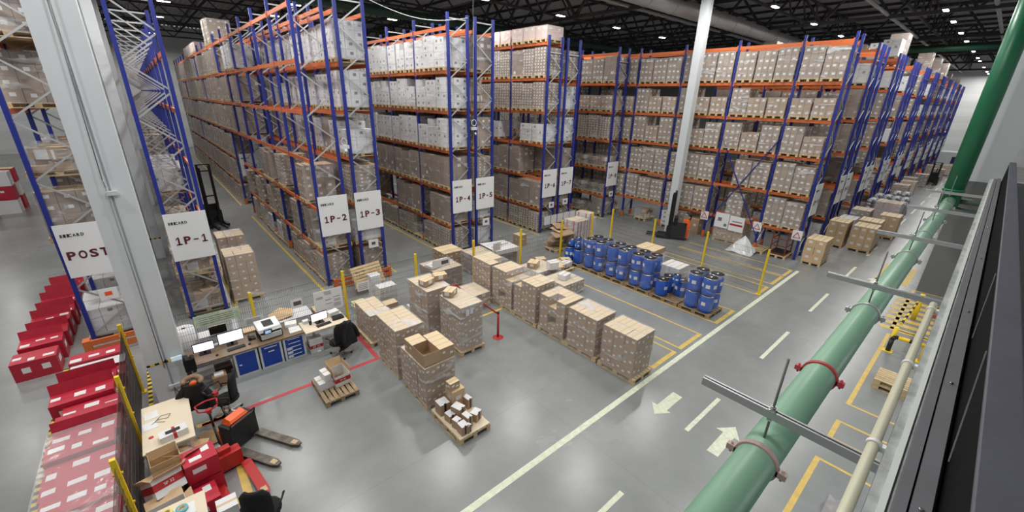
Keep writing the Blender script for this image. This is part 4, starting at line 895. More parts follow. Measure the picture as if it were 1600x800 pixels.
# paper roll and goods behind the wire panel
t = thing('paper_roll', 'white upright roll behind the wire panel beside the thick column', 'roll', (-.3, 12.85, 0)); MB().cyl((0, 0, 0), (0, 0, 1.1), .22, 0, 20).build('roll', WHITE, t); MB().cyl((0, 0, 1.1), (0, 0, 1.102), .05, 0, 12).build('core', BLK, t)
for i, (x, y, sx, sy, sz, z, mm, l) in enumerate(((-.05, 12.6, .4, .4, .8, 0, WHITE, 'white carton next to the paper roll'), (.4, 12.7, .5, .4, .5, 0, BROWN, 'brown carton behind the smaller monitor'), (.95, 12.6, .3, .3, .6, 0, WOOD, 'wooden case behind the larger monitor'), (.2, 12.5, .4, .04, .25, .85, BLK, 'black panel standing behind the smaller monitor'))):
    tag(inst('carton', carton_mesh(sx, sy, sz, None, mm, 1, i, False), None, (x, y, z)), l, 'carton')
# handheld station at the column
t = thing('scanner_stand', 'black wall-mounted scanner and small screen on the thick column', 'scanner', (-.38, 11.0, 1.05)); MB().box(-.25, .1, .1, -.05, .14, .2).build('screen', mat('scanner_screen', (185, 205, 215), .3, emit=.5), t); MB().box(-.06, -.05, -.2, .16, .12, .1).cyl((0, 0, -.3), (0, 0, .2), .05).cyl((.1, .05, -.3), (.12, .05, .15), .04).build('holder', BLK, t)

# ---------------------------------------------------------------- chairs
def office_chair(x, y, rz, label, mesh_back=False):
    t = thing('office_chair', label, 'chair', (x, y, 0), rz); b = MB()
    for k in range(5):
        a = k * 2 * math.pi / 5; b.bar((0, 0, .1), (.3 * math.cos(a), .3 * math.sin(a), .07), .04, .03)
    b.cyl((0, 0, .08), (0, 0, .42), .03); b.build('base', CHROME if not mesh_back else BLK, t)
    for k in range(5):
        a = k * 2 * math.pi / 5; MB().cyl((.3 * math.cos(a) - .02, .3 * math.sin(a), .03), (.3 * math.cos(a) + .02, .3 * math.sin(a), .03), .03, 0, 10).build('castor', BLK, t)
    s = MB(); s.lathe([(0, .50), (.2, .5), (.25, .47), (.25, .43), (.2, .42), (0, .42)], n=16); s.build('seat', CLOTH, t)
    k = MB(); n = 6; vs = []
    for i in range(n + 1):
        z = .52 + i * .1; w = .2 + .03 * math.sin(i / n * math.pi) - (.06 if i == n else 0); yy = .2 + .05 * (i / n) ** 2
        for xx, dy in ((-w, -.05), (-w / 2, -.01), (0, 0), (w / 2, -.01), (w, -.05)): vs.append((xx, yy + dy, z))
    fs = [(i * 5 + j, i * 5 + j + 1, (i + 1) * 5 + j + 1, (i + 1) * 5 + j) for i in range(n) for j in range(4)]
    k.add(vs, fs, 0, True); o = k.build('backrest', CLOTH, t); md = o.modifiers.new('t', 'SOLIDIFY'); md.thickness = .05; md.offset = 0
    MB().bar((0, .1, .44), (0, .24, .6), .06, .03).build('back_bar', BLK, t)
    for sx in (-1, 1): MB().tube([(sx * .25, .1, .45), (sx * .29, .12, .66), (sx * .29, -.12, .68), (sx * .26, -.14, .62)], .018).build('armrest', BLK, t)
    return t
office_chair(2.95, 10.75, R(200), 'black office chair with chrome base at the beige desk')
office_chair(.15, 9.95, R(250), 'black office chair under the fur-hooded jacket')
office_chair(.2, 6.35, R(150), 'black high-back office chair standing alone on the open floor', True)
def skin_body(name, verts, edges, mtl, parent=None, loc=(0, 0, 0), rz=0, sub=2):
    me = bpy.data.meshes.new(name); me.from_pydata([v[:3] for v in verts], edges, []); me.materials.append(mtl)
    o = inst(name, me, parent, loc, rz); s = o.modifiers.new('skin', 'SKIN'); s.use_smooth_shade = True
    for i, v in enumerate(verts): me.skin_vertices[0].data[i].radius = (v[3], v[4] if len(v) > 4 else v[3])
    me.skin_vertices[0].data[0].use_root = True
    q = o.modifiers.new('sub', 'SUBSURF'); q.levels = sub; q.render_levels = sub; return o
# jackets
def coat(label, x, y, rz, z0, z1, w0, w1, dep, hood):
    j = thing('jacket', label, 'jacket', (x, y, 0), rz); n = 22; k = 9; rn = random.Random(int(x * 50) + 3); ph = [rn.uniform(0, 6) for _ in range(4)]; vs = []
    for i in range(k):
        u = i / (k - 1); z = z0 + (z1 - z0) * u; w = w0 + (w1 - w0) * u ** .8; d = dep * (1 - .45 * u)
        for q in range(n):
            t = 2 * math.pi * q / n; f = 1 + .1 * math.sin(5 * t + ph[0]) * (1 - u) + .06 * math.sin(9 * t + ph[1] + 3 * u)
            vs.append((w * math.cos(t) * f, d * math.sin(t) * f, z + (.05 * math.sin(2 * t + ph[2]) if i == 0 else 0)))
    m = MB().add(vs, [(i * n + q, i * n + (q + 1) % n, (i + 1) * n + (q + 1) % n, (i + 1) * n + q) for i in range(k - 1) for q in range(n)], 0, True)
    m.add([vs[(k - 1) * n + q] for q in range(n)], [tuple(range(n))]); m.build('coat_body', CLOTH, j)
    for s_ in (-1, 1):
        skin_body('sleeve', [(s_ * w1 * .7, 0, z1 - .08, .08), (s_ * (w1 + .1), -.04, z1 - .3, .075), (s_ * (w1 + .14), -.1, z1 - .52, .06), (s_ * (w1 + .12), -.12, z1 - .62, .05)], [(0, 1), (1, 2), (2, 3)], CLOTH, j)
    if hood:
        skin_body('fur_trim', [(-.17, -.03, z1 + .02, .05), (-.16, .1, z1 + .06, .06), (0, .16, z1 + .09, .065), (.15, .1, z1 + .06, .06), (.17, -.03, z1 + .02, .05)], [(0, 1), (1, 2), (2, 3), (3, 4)], FUR, j)
        skin_body('hood_lining', [(0, .04, z1 + .02, .1, .08), (.06, -.05, z1, .08)], [(0, 1)], ORG, j)
coat('black winter jacket with fur and orange hood hung over the chair by the packing table', -.36, 9.92, R(-25), .5, 1.12, .25, .2, .16, True)
coat('black jacket draped over the chrome-base chair', 3.22, 10.72, R(35), .28, .98, .36, .17, .14, False)

# ---------------------------------------------------------------- packing tables
def table(x0, y0, x1, y1, z, label):
    t = thing('packing_table', label, 'table', (x0, y0, 0)); MB().box(0, 0, z - .03, x1 - x0, y1 - y0, z).build('tabletop', BEIGE, t)
    for a in (.05, x1 - x0 - .1):
        for b_ in (.05, y1 - y0 - .1): MB().box(a, b_, 0, a + .05, b_ + .05, z - .03).build('leg', BEIGE, t)
table(-1.25, 8.5, -.48, 10.05, .85, 'pale packing table with a white device box on it'); table(-1.25, 6.0, -.5, 7.0, .85, 'pale packing table nearest the viewer, with tape rolls')
t = thing('device_box', 'white box with a red stripe and a black tablet on the packing table', 'box', (-.98, 8.62, .851), .12); MB().box(0, 0, 0, .42, .22, .12).build('body', WHITE, t); MB().box(.2, -.003, 0, .25, .223, .124).build('stripe', REDP, t); MB().box(.1, .06, .12, .32, .14, .135).build('tablet', BLK, t)
for i, (x, y, l) in enumerate(((-1.2, 9.55, 'white sheet at the fence edge of the packing table'), (-1.22, 9.2, 'crumpled label sheets on the packing table'))): tag(MB().box(0, 0, 0, .22, .25, .004).build('paper_sheet', PAPER, None, (x, y, .852), .1), l, 'paper')
tag(MB().tube([(0, 0, .006), (.1, .1, .01), (.25, .05, .006), (.3, .15, .02), (.15, .2, .006), (.05, .05, .01), (.2, -.05, .006)], .004).build('cable', BLK, None, (-1.1, 9.35, .852)), 'tangled thin black cable on the packing table', 'cable')
tag(MB().cyl((0, 0, 0), (0, 0, .004), .04, 0, 14).build('red_sticker', REDP, None, (-1.12, 8.95, .852)), 'round red sticker on the packing table', 'sticker')
def roll(x, y, mm, label, r=.07, h=.05, z=.852):
    t = thing('tape_roll', label, 'tape roll', (x, y, z)); MB().lathe([(r * .55, 0), (r, 0), (r, h), (r * .55, h), (r * .55, 0)], n=18).build('tape', mm, t); MB().lathe([(r * .5, 0), (r * .55, 0), (r * .55, h + .001), (r * .5, h + .001), (r * .5, 0)], n=18).build('core', TAPE, t)
roll(-.98, 6.82, mat('yellow_tape', (236, 222, 120), .4), 'yellow tape roll on the near packing table', .075, .06); roll(-.95, 6.62, PAPER, 'white tape roll with a red core on the near packing table', .075, .06); roll(-.8, 6.78, mat('teal_tape', (110, 180, 180), .4), 'teal tape roll on a white card on the near packing table', .08, .04, .857)
tag(MB().box(0, 0, 0, .28, .25, .003).build('paper_sheet', PAPER, None, (-.92, 6.62, .852)), 'white card under the teal tape roll', 'paper')
tag(MB().box(0, 0, 0, .3, .5, .03).build('red_folder', RED, None, (-1.22, 6.3, .852)), 'flat red carton piece at the fence edge of the near table', 'carton')
# open boxes between the tables
open_box('open_carton', 'plain brown open box with tall flaps beside the packing table', (-1.15, 8.0, .5), .42, .36, .3, .1, BROWN2, ang=75)
open_box('open_carton', 'white open box with red lettering tipped on its side, uppermost of the heap', (-1.12, 7.45, .66), .46, .36, .32, (R(-32), R(12), R(28)), WHITE, band=REDP, text='SP 32', ang=20)
open_box('open_carton', 'white open box with red lettering behind the uppermost one', (-.72, 7.95, .52), .44, .36, .3, (R(-18), R(14), R(34)), WHITE, band=REDP, text='SP 32', ang=30)
open_box('open_carton', 'flattened white and brown open box under the heap by the fence', (-1.25, 7.02, .3), .5, .36, .3, .1, WHITE, band=REDP, ang=15)
for i, (x, y, z, l) in enumerate(((-.72, 7.72, 0, 'red carton under the open boxes, next to the red pallet truck'), (-.72, 7.72, .42, 'upper red carton with white labels next to the red pallet truck'), (-.82, 7.15, 0, 'red carton lying behind the near packing table'))):
    t = thing('red_carton', l, 'carton', (x, y, z), .1); MB().box(0, 0, 0, .5, .45, .4).build('body', RED, t); m = MB()
    m.box(.1, .1, .4, .28, .2, .403).box(.3, .25, .4, .42, .4, .403).box(.1, -.003, .2, .3, 0, .3); m.build('paper_label', PAPER, t)
for i, (x, y, z) in enumerate(((-1.33, 7.03, 0), (-1.3, 7.86, 0))):
    tag(inst('carton', carton_mesh(.5, .5, .3 if i == 0 else .48, None, None, 1, i), None, (x, y, z)), ['brown carton at the bottom of the open box heap', 'brown carton carrying the plain open box'][i], 'carton')
tag(inst('carton', carton_mesh(.42, .42, .5, None, None, 1, 1), None, (-.74, 8.22, 0)), 'brown carton under the rear white open box', 'carton')
tag(inst('carton', carton_mesh(.3, .3, .2, None, WHITE, 1, 1), None, (-.42, 6.72, .3)), 'small rounded white box behind the stacked small pallets', 'carton')
for i in range(4): tag(inst('wooden_crate_lid', pallet_mesh(.3, .4), None, (-.42, 6.68, i * .145 - 0.0)), 'small slatted wooden pallet in the stack by the red pallet truck, %s from the floor' % ORD[i], 'pallet', 'small slatted pallets by the red pallet truck') if i < 2 else None
tag(MB().box(0, 0, 0, .7, .5, .03).build('floor_mat', INSIDE, None, (-.45, 9.1, .003), .1), 'flat brown cardboard sheet on the floor beneath the chair', 'cardboard')

# ---------------------------------------------------------------- pallet trucks
def pallet_truck(x, y, rz, bodym, label, powered):
    t = thing('pallet_truck', label, 'pallet truck', (x, y, 0), rz)
    for s in (-1, 1):
        f = MB().plate([(.2, s * .27 - .085), (1.2, s * .27 - .085), (1.33, s * .27 - .04), (1.33, s * .27 + .04), (1.2, s * .27 + .085), (.2, s * .27 + .085)], .05, .09).build('fork', mat('worn_fork_steel', (120, 114, 106), .45, .5, rgb2=(88, 80, 72), nscale=7) if powered else bodym, t)
        MB().box(1.12, s * .27 - .05, .02, 1.25, s * .27 + .05, .095).cyl((1.18, s * .27 - .04, .04), (1.18, s * .27 + .04, .04), .04, 0, 12).build('load_roller', mat('roller_cream', (190, 170, 130), .5), f)
    if powered:
        MB().box(-.1, -.3, .08, .2, .3, .62).build('housing', BLK, t); MB().add([(-.1, -.22, .62), (.16, -.22, .62), (.16, .22, .62), (-.1, .22, .62), (-.04, -.18, .74), (.1, -.18, .7), (.1, .18, .7), (-.04, .18, .74)], [(0, 1, 5, 4), (1, 2, 6, 5), (2, 3, 7, 6), (3, 0, 4, 7), (4, 5, 6, 7)]).build('battery_cover', ORG, t)
        MB().box(-.13, -.31, .1, -.1, .31, .5).build('orange_trim', ORG, t); MB().tube([(.2, -.28, .6), (.24, -.28, .72), (.24, .28, .72), (.2, .28, .6)], .015).build('guard_bar', BLK, t)
    else:
        MB().box(-.02, -.25, .06, .2, .25, .4).box(-.02, -.1, .4, .12, .1, .5).build('pump_body', bodym, t); MB().cyl((-.06, -.06, .25), (-.06, -.06, .5), .05).build('pump_cylinder', CHROME, t)
    MB().cyl((-.12, -.08, .09), (-.12, .08, .09), .09, 0, 16).build('steer_wheel', DARK, t)
    h = MB().tube([(-.12, 0, .2), (-.3, 0, .8), (-.38, 0, 1.15)], .022).build('tiller', BLK, t)
    MB().tube([(-.38, 0, 1.13), (-.38, -.16, 1.2), (-.46, -.18, 1.3), (-.48, 0, 1.32), (-.46, .18, 1.3), (-.38, .16, 1.2), (-.38, 0, 1.13)], .016).build('handle', bodym if powered is False else BLK, h)
    MB().box(-.42, -.04, 1.1, -.34, .04, 1.18).build('control_knob', REDP, h)
pallet_truck(.18, 8.9, R(-58), ORG, 'black and orange electric pallet truck with worn forks, by the packing table', True)
pallet_truck(-.14, 8.32, R(-82), REDP, 'red hand pallet truck beside the red cartons', False)

def reach_truck(x, y, rz, label, h=3.0, col=ORG):
    t = thing('reach_truck', label, 'forklift', (x, y, 0), rz)
    MB().box(-.6, -.42, .12, .15, .42, .8).build('chassis', DARK, t); MB().box(-.75, -.3, .15, -.6, .3, 1.0).box(-.72, -.25, 1.0, -.4, .25, 1.1).build('battery_housing', col, t)
    m = MB()
    for s in (-.28, .28): m.box(.15, s - .05, .1, .27, s + .05, h).box(.29, s * .8 - .04, .15, .36, s * .8 + .04, h * .95)
    for z in (.5, h * .5, h * .9, h): m.box(.17, -.28, z - .06, .25, .28, z)
    m.build('mast', BLK, t)
    for s in (-.2, .2): MB().box(.36, s - .06, .07, 1.45, s + .06, .12).box(.36, s - .06, .07, .42, s + .06, .6).build('fork', DARK, t)
    for s in (-.4, .4): MB().box(.1, s - .07, .03, .9, s + .07, .16).build('support_leg', BLK, t); MB().cyl((.8, s - .05, .08), (.8, s + .05, .08), .08, 0, 14).build('wheel', DARK, t)
    MB().tube([(-.65, 0, .9), (-.75, 0, 1.3), (-.55, 0, 1.5), (-.5, .1, 1.5)], .04).build('tiller', BLK, t)
    MB().box(-.1, -.3, .8, .1, .3, 1.2).build('console', BLK, t)
reach_truck(21.35, 10.6, R(115), 'black and orange stacker truck parked against the slim white column', 2.6)
reach_truck(2.0, 27.9, R(-80), 'black reach truck far down the aisle beside rack 1P-1', 3.4, DARK)
reach_truck(60.5, 3.6, R(180), 'small distant red forklift at the far rack ends', 2.2, REDP)

# ---------------------------------------------------------------- stanchion with belt
t = thing('stanchion', 'red belt stanchion on the open floor beside the tall wrapped stack', 'stanchion', (7.1, 8.65, 0)); MB().lathe([(0, .03), (.06, .03), (.16, .012), (.17, 0)], n=24).build('base', REDP, t); MB().cyl((0, 0, .02), (0, 0, .85), .035, 0, 14).build('post', REDP, t); MB().cyl((0, 0, .85), (0, 0, .9), .038, 0, 14).build('cap', BLK, t)
MB().box(-.005, 0, .8, .005, 2.6, .86).build('belt', REDP, t, (0, 0, 0), R(-3)) 
t = thing('stanchion', 'red belt stanchion half hidden behind the tall wrapped stack', 'stanchion', (7.22, 11.3, 0)); MB().lathe([(0, .03), (.06, .03), (.16, .012), (.17, 0)], n=24).build('base', REDP, t); MB().cyl((0, 0, .02), (0, 0, .85), .035, 0, 14).build('post', REDP, t)

# ---------------------------------------------------------------- aisle stacks beside 1P-1
stack('tall brown carton stack, nearer of the two standing in the aisle beside rack 1P-1', 1.2, 16.2, 3, 2, 6, (.29, .5, .27), style='mid', lx_=1, filmed=True, pw=(.9, 1.1))
stack('second tall brown carton stack behind the first, in the aisle beside rack 1P-1', 1.25, 18.2, 3, 2, 6, (.29, .5, .29), style='mid', lx_=1, filmed=True, pw=(.9, 1.1))

# ---------------------------------------------------------------- red cartons
def red_box(x, y, z, sx, sy, sz, rz, label, grp, flap=True, rn=random.Random(3), top=RED):
    t = thing('red_carton', label, 'carton', (x, y, z), rz, grp); MB().box(0, 0, 0, sx, sy, sz, 0, top=1).build('body', [RED, top], t); m = MB()
    for k in range(3):
        a = sx * k / 3 + rn.uniform(.02, .05); b_ = rn.uniform(.03, max(.05, sy - .2)); m.box(a, b_, sz, a + rn.uniform(.12, sx / 3 - .07), b_ + rn.uniform(.09, .16), sz + .003)
    for k in range(2): a = sx * k / 2 + rn.uniform(.04, .2); m.box(a, -.003, sz * .4, a + .15, 0, sz * .7)
    m.box(sx, sy * .3, sz * .4, sx + .003, sy * .7, sz * .7); m.build('paper_label', PAPER, t)
    if flap: MB().add([(0, 0, 0), (sx, 0, 0), (sx, -.015, 0), (0, -.015, 0), (0, .07, .22), (sx, .07, .22), (sx, .06, .225), (0, .06, .225)], [(0, 1, 5, 4), (3, 7, 6, 2), (4, 5, 6, 7), (0, 4, 7, 3), (1, 2, 6, 5)]).build('raised_flap', RED, t, (0, sy, sz), 0)
rn = random.Random(9)
for i in range(8):
    y = 14.55 + i * .74
    red_box(-3.78 + .03 * i + rn.uniform(-.04, .04), y, 0, .82, .6, .5 + rn.uniform(-.02, .05) + (.08 if i % 2 else 0), rn.uniform(-.05, .05) + .03, 'red carton in the floor row beside the POST rack, %s from the near end' % ORD[i], 'red cartons in the floor row', flap=i > 0)
ty = 13.3
for i in range(14):
    d = (.44, .4, .46, .42, .45, .44, .47, .42, .46, .44, .45, .47, .44, .46)[i]; ty -= d + .02
    if i % 2 == 0: red_box(-2.5 + rn.uniform(-.04, .04), ty - .46, .0, .9, .88, .46, 0, 'lower red carton in the long row along the fence, %s from the far end' % ORD[i // 2], 'lower red cartons along the fence', False)
    h = (.46, .4, .34, .52, .5, .4, .5, .44, .5, .42, .46, .5, .44, .46)[i]; tilt = (0, 0, .03, -.12, .1, -.05, .04, .08, -.04, .03, 0, .05, -.03, 0)[i]
    red_box(-2.5 + (0, .02, .06, -.05, -.14, .04, .0, -.02, -.03, -.02, 0, .03, 0, 0)[i], ty, .47, .96 + rn.uniform(-.06, .03), d, h, (R(0), 0, rn.uniform(-.06, .03)), 'upper red carton in the long row along the fence, %s from the far end' % ORD[i], 'upper red cartons along the fence', i in (3, 4, 7), top=WHITE if i == 1 else RED)
tag(inst('stretch_film', wrap_mesh(1.0, 3.6, .3, .98, True, 3), None, (-2.54, 6.4, 0)), 'clear stretch film over the nearest red cartons of the long row', 'stretch film')
# crates by the far wall seen past the POST rack
for i in range(6):
    for k in range(3):
        for j in range(2):
            mm = [RED, WHITE][(i + k + j) % 2]
            tag(inst('storage_box', carton_mesh(.9, .9, .8, 'big', mm, 1, i), None, (-12.6 + i * 1.05, 37 + j * 1.5, k * .81)), '%s box past the POST rack, %s column, %s layer, %s line' % (('red', 'white')[(i + k + j) % 2], ORD[i], ORD[k], ('front', 'rear')[j]), 'box', 'red and white boxes past the POST rack')

# ---------------------------------------------------------------- goods down the main aisle
stack('brown carton stack in front of the sign end of the rack beside the slim column', 22.75, 3.96, 3, 2, 3, (.4, .4, .37), filmed=False, style='big', lx_=1, m=BROWN2)
stack('brown carton stack past the first one, touching the next rack end', 27.0, 4.05, 3, 2, 3, (.4, .42, .42), filmed=False, style='big', lx_=1, m=BROWN2)
stack('brown carton stack on the lane side of the rack end, with whole layers', 27.1, 2.9, 3, 3, 3, (.4, .32, .4), filmed=False, style='big', lx_=1, m=BROWN2)
stack('brown carton stack right behind the three-wide one', 28.5, 2.95, 3, 3, 3, (.4, .32, .42), filmed=False, style='big', lx_=1, m=BROWN2)
stack('brown carton stack farther on beside the lane dashes', 31.3, 2.55, 3, 2, 3, (.4, .45, .4), filmed=False, style='big', lx_=1, m=BROWN2)
stack('grey-wrapped load beside the farther brown stack', 31.4, 3.9, 3, 2, 3, (.4, .45, .42), dense=True, m=BROWN3, style='mid')
stack('white-topped low load between the first rack ends', 29.95, 4.25, 3, 2, 3, (.4, .4, .3), dense=True, m=WHITE, style='mid')
stack('wrapped load with a pale pink top farther down the aisle', 35, 3.0, 3, 3, 3, (.42, .42, .45), dense=True, m=MT['pinkish_carton'], style='mid')
BAG = mat('printed_bags', (215, 215, 218), .4, rgb2=(60, 60, 75), nscale=7)
for i, (x, y) in enumerate(((37.3, 3.0), (37.4, 4.05), (39.6, 3.1), (39.8, 4.1), (42.4, 3.4))):
    t = thing('bag_stack', 'pallet of white bags with dark print in the main aisle, ' + ['nearest the lane', 'beside the nearest', 'second row lane side', 'second row rack side', 'farthest'][i], 'bag stack', (x, y, 0), 0, 'bag pallets in the main aisle'); inst('pallet', pallet_mesh(1.2, 1.0), t)
    for k in range(5):
        for j in range(2):
            m = MB(); m.add([(0, .05, 0), (1.1, .05, 0), (1.1, .45, 0), (0, .45, 0), (.03, 0, .11), (1.08, 0, .11), (1.08, .5, .11), (.03, .5, .11), (.1, .1, .22), (1.0, .1, .22), (1.0, .4, .22), (.1, .4, .22)], [(0, 1, 5, 4), (1, 2, 6, 5), (2, 3, 7, 6), (3, 0, 4, 7), (4, 5, 9, 8), (5, 6, 10, 9), (6, 7, 11, 10), (7, 4, 8, 11), (8, 9, 10, 11)], 0, True); m.build('bag', BAG, t, (.05, j * .5, .144 + k * .21))
for i, (x, y, mm) in enumerate(((47, 4.0, BROWN), (50, 3.9, BROWN2), (53, 4.2, BROWN), (57, 3.8, BROWN3), (64, 3.2, BROWN), (68, 4.0, BROWN), (70, 3.0, BROWN2))):
    stack('carton load far down the main aisle, %s after the bag pallets' % ORD[i], x, y, 3, 2, 3, (.4, .5, .35), dense=True, m=mm, style='mid')
t = thing('container', 'white cabin with a dark blue panel at the far end of the aisle', 'cabin', (74, 1.3, 0)); MB().box(0, 0, 0, 3, 3.4, 2.4).build('body', LGREY, t); MB().box(-.02, 1.0, 1.1, 0, 2.2, 1.9).build('panel', mat('navy', (40, 40, 100), .5), t)
t = thing('wall_ladder', 'grey ladder cage on the far end wall', 'ladder', (91.6, 1.2, 0)); m = MB().box(0, 0, 0, .1, .1, 8).box(0, .6, 0, .1, .7, 8).box(0, -1.5, 7.9, .1, .7, 8)
for k in range(16): m.box(.02, 0, .5 * k, .08, .7, .5 * k + .06)
m.build('frame', DARK, t)
# things at the foot of the rack facing the drum lanes
t = thing('poster_board', 'white illustrated posters on a carton stack under the rack facing the drum lanes', 'poster', (22.75, 7.6, .75)); MB().box(0, 0, 0, .02, .75, .8).box(0, .78, .05, .02, 1.5, .85).build('sheet', BOARD, t); MB().box(-.004, .05, .3, 0, .7, .4).build('red_bar', REDP, t); MB().box(-.004, .85, .15, 0, 1.0, .3).box(-.004, 1.15, .4, 0, 1.35, .6).box(-.004, .1, .5, 0, .6, .55).build('print', GREY, t)
stack('carton stack behind the white illustrated posters', 22.85, 7.6, 3, 3, 3, (.4, .5, .4), style='mid')
vs = []; rn = random.Random(4); n = 9
for i in range(n):
    for jj in range(n):
        d = math.hypot(i - 4, jj - 4) / 4; vs.append((i * .16, jj * .16, max(0.0, .75 * (1 - d) + rn.uniform(0, .14))))
o = MB().add(vs, [(i * n + jj, (i + 1) * n + jj, (i + 1) * n + jj + 1, i * n + jj + 1) for i in range(n - 1) for jj in range(n - 1)], 0).build('plastic_sheet', mat('crumpled_plastic', (215, 218, 220), .25), None, (21.6, 6.6, .004)); tag(o, 'crumpled heap of pale plastic sheet on the floor under the cross brace', 'plastic sheet')
for i, (x, y) in enumerate(((22.5, 5.35), (22.4, 6.35))): tag(inst('pallet', pallet_mesh(1.2, .8, WOOD), None, (x, y, 0)), ['empty pallet under the rusty trolley', 'empty pallet beside the plastic sheet heap'][i], 'pallet')
t = thing('steel_trolley', 'rust-red steel frame trolley under the first bay of the rack facing the lanes', 'trolley', (22.6, 5.45, .146)); m = MB(); RU = mat('rust_red', (120, 52, 40), .5)
for x in (0, .95):
    for y in (0, .65): m.bar((x, y, .0), (x, y, 1.15), .05, .05)
for z in (.06, .45, .8): m.bar((0, 0, z), (.95, 0, z), .04, .04).bar((0, .65, z), (.95, .65, z), .04, .04).bar((0, 0, z), (0, .65, z), .04, .04)
m.build('frame', RU, t); MB().box(0, 0, .05, .95, .65, .08).build('deck', DARK, t)
tag(MB().box(0, 0, 0, .03, .5, .55).build('white_panel', BOARD, None, (21.9, 10.0, 0), .2), 'small white panel standing by the slim column', 'panel')
tag(inst('carton', carton_mesh(1.0, .9, .9, 'big', None, 2, 2), None, (22.9, 10.0, 0)), 'large brown carton just behind the slim column', 'carton')
# people
def person(x, y, rz, top, label, hi=False):
    t = thing('person', label, 'person', (x, y, 0), rz)
    V = [(0, 0, .95, .14, .1), (0, 0, 1.2, .15, .1), (0, 0, 1.42, .17, .1), (0, .0, 1.52, .06), (-.2, 0, 1.42, .06), (-.25, .02, 1.15, .05), (-.24, -.1, .9, .04), (-.24, -.14, .82, .035), (.2, 0, 1.42, .06), (.25, .04, 1.15, .05), (.24, -.04, .9, .04), (.24, -.07, .82, .035),
         (-.09, 0, .85, .1), (-.1, -.12, .5, .07), (-.1, -.1, .1, .05), (-.1, -.22, .04, .045), (.09, 0, .85, .1), (.1, .08, .5, .07), (.1, .22, .12, .05), (.1, .12, .04, .045)]
    E = [(0, 1), (1, 2), (2, 3), (2, 4), (4, 5), (5, 6), (6, 7), (2, 8), (8, 9), (9, 10), (10, 11), (0, 12), (12, 13), (13, 14), (14, 15), (0, 16), (16, 17), (17, 18), (18, 19)]
    skin_body('body', V, E, top, t); MB().lathe([(0, 0), (.05, .01), (.08, .06), (.095, .13), (.085, .2), (.05, .24), (0, .25)], c=(0, -.01, 1.53), n=16).build('head', SKIN, t)
    MB().lathe([(.1, .12), (.102, .18), (.07, .25), (0, .27)], c=(0, .01, 1.53), n=16).build('hair', BLK, t)
person(38.0, .95, R(60), CLOTH, 'person in dark clothes walking far down the aisle, seen just below the green pipe')
person(58.3, 4.6, R(20), ORG, 'small distant person in orange at the far rack ends')

# ---------------------------------------------------------------- green pipe, struts, mezzanine edge
PG = mat('green_pipe_paint', (134, 176, 150), .4, var=.05, nscale=1.2)
t = thing('green_pipe', 'thick pale green pipe hung beneath the mezzanine edge', 'pipe', (0, .645, 4.0)); MB().cyl((-2, 0, 0), (21.4, 0, 0), .165, 0, 40).build('pipe_run', PG, t)
PR = MB(); PR.cyl((0, 0, 0), (.055, 0, 0), .185, 0, 32).box(0, .17, -.03, .055, .25, .03).box(0, -.25, -.03, .055, -.17, .03).cyl((.0275, .215, -.06), (.0275, .215, .06), .012).cyl((.0275, -.215, -.06), (.0275, -.215, .06), .012)
CL = PR.mesh('pipe_clamp', [GALV]); CLP = PR.mesh('pipe_clamp', [mat('dusty_pink_clamp', (186, 160, 156), .5)]); CLR = PR.mesh('pipe_clamp', [mat('red_clamp', (190, 70, 74), .45)])
for x, c in ((3.55, CLP), (5.5, CLR), (7.95, CL), (11.9, CL), (14.4, CL), (17, CL), (19.8, CL)): inst('pipe_clamp', c, t, (x, 0, 0))
t = thing('riser_pipe', 'dark green vertical riser pipe in front of the broad white column', 'pipe', (21.6, .66, 0)); MB().cyl((0, 0, 3.8), (0, 0, 12.6), .27, 0, 32).build('pipe_run', DGREEN, t); MB().cyl((0, 0, 4.35), (0, 0, 4.43), .3, 0, 32).build('flange', DGREEN, t)
t2 = MB().tube([(.2, 0, 4.0), (.2, -1.4, 4.0)], .1, 0, 16).tube([(.2, 0, 3.75), (.2, -1.4, 3.7)], .05, 0, 12); t2.build('branch', mat('grey_green', (70, 90, 84), .5), t)
STR = MB().box(-.03, -.15, -.025, .03, 1.28, .0).box(-.03, -.15, 0, -.022, 1.28, .05).box(.022, -.15, 0, .03, 1.28, .05).box(-.03, -.15, .05, -.012, 1.28, .056).box(.012, -.15, .05, .03, 1.28, .056)
SM = STR.mesh('channel', [GALV]); 
for i, x in enumerate((3.72, 8.1, 12.1, 16.2, 20.2)):
    t = thing('strut_bracket', 'galvanised strut channel over the green pipe, %s from the viewer' % ORD[i], 'bracket', (x, 0, 4.42), 0, 'strut brackets over the green pipe'); inst('channel', SM, t)
    MB().cyl((0, .66, -.4), (0, .66, .6), .011, 0, 8).build('threaded_rod', GREY, t); MB().box(-.035, .63, .05, .035, .69, .07).cyl((0, .66, .07), (0, .66, .1), .022, 0, 6).box(-.03, .64, -.05, .03, .68, -.03).build('nut_plate', CHROME, t)
CONC = mat('raw_concrete', (176, 180, 180), .7, var=.14, nscale=5, rgb2=(140, 144, 144), bump=.2)
CREAM = mat('cream_pipe_paint', (206, 204, 180), .45)
t = thing('edge_pipe', 'cream conduit pipe clipped along the mezzanine edge', 'pipe', (0, -.01, 4.93)); MB().cyl((-2, .0, 0), (6.45, .0, 0), .032, 0, 20).build('pipe_run', CREAM, t)
for x in (.6, 1.9, 3.2, 4.6, 6.2): MB().cyl((x, 0, 0), (x + .04, 0, 0), .042, 0, 16).box(x, -.09, -.02, x + .045, -.04, .02).build('clip', PAPER, t)
struct(MB().box(-4, -9, 4.86, 20.4, -.07, 5.0).build('mezzanine_slab', CONC))
struct(MB().box(-4, -.145, 5.0, 20.3, -.115, 5.02).build('trim_1', mat('pale_trim', (206, 212, 208), .5)))
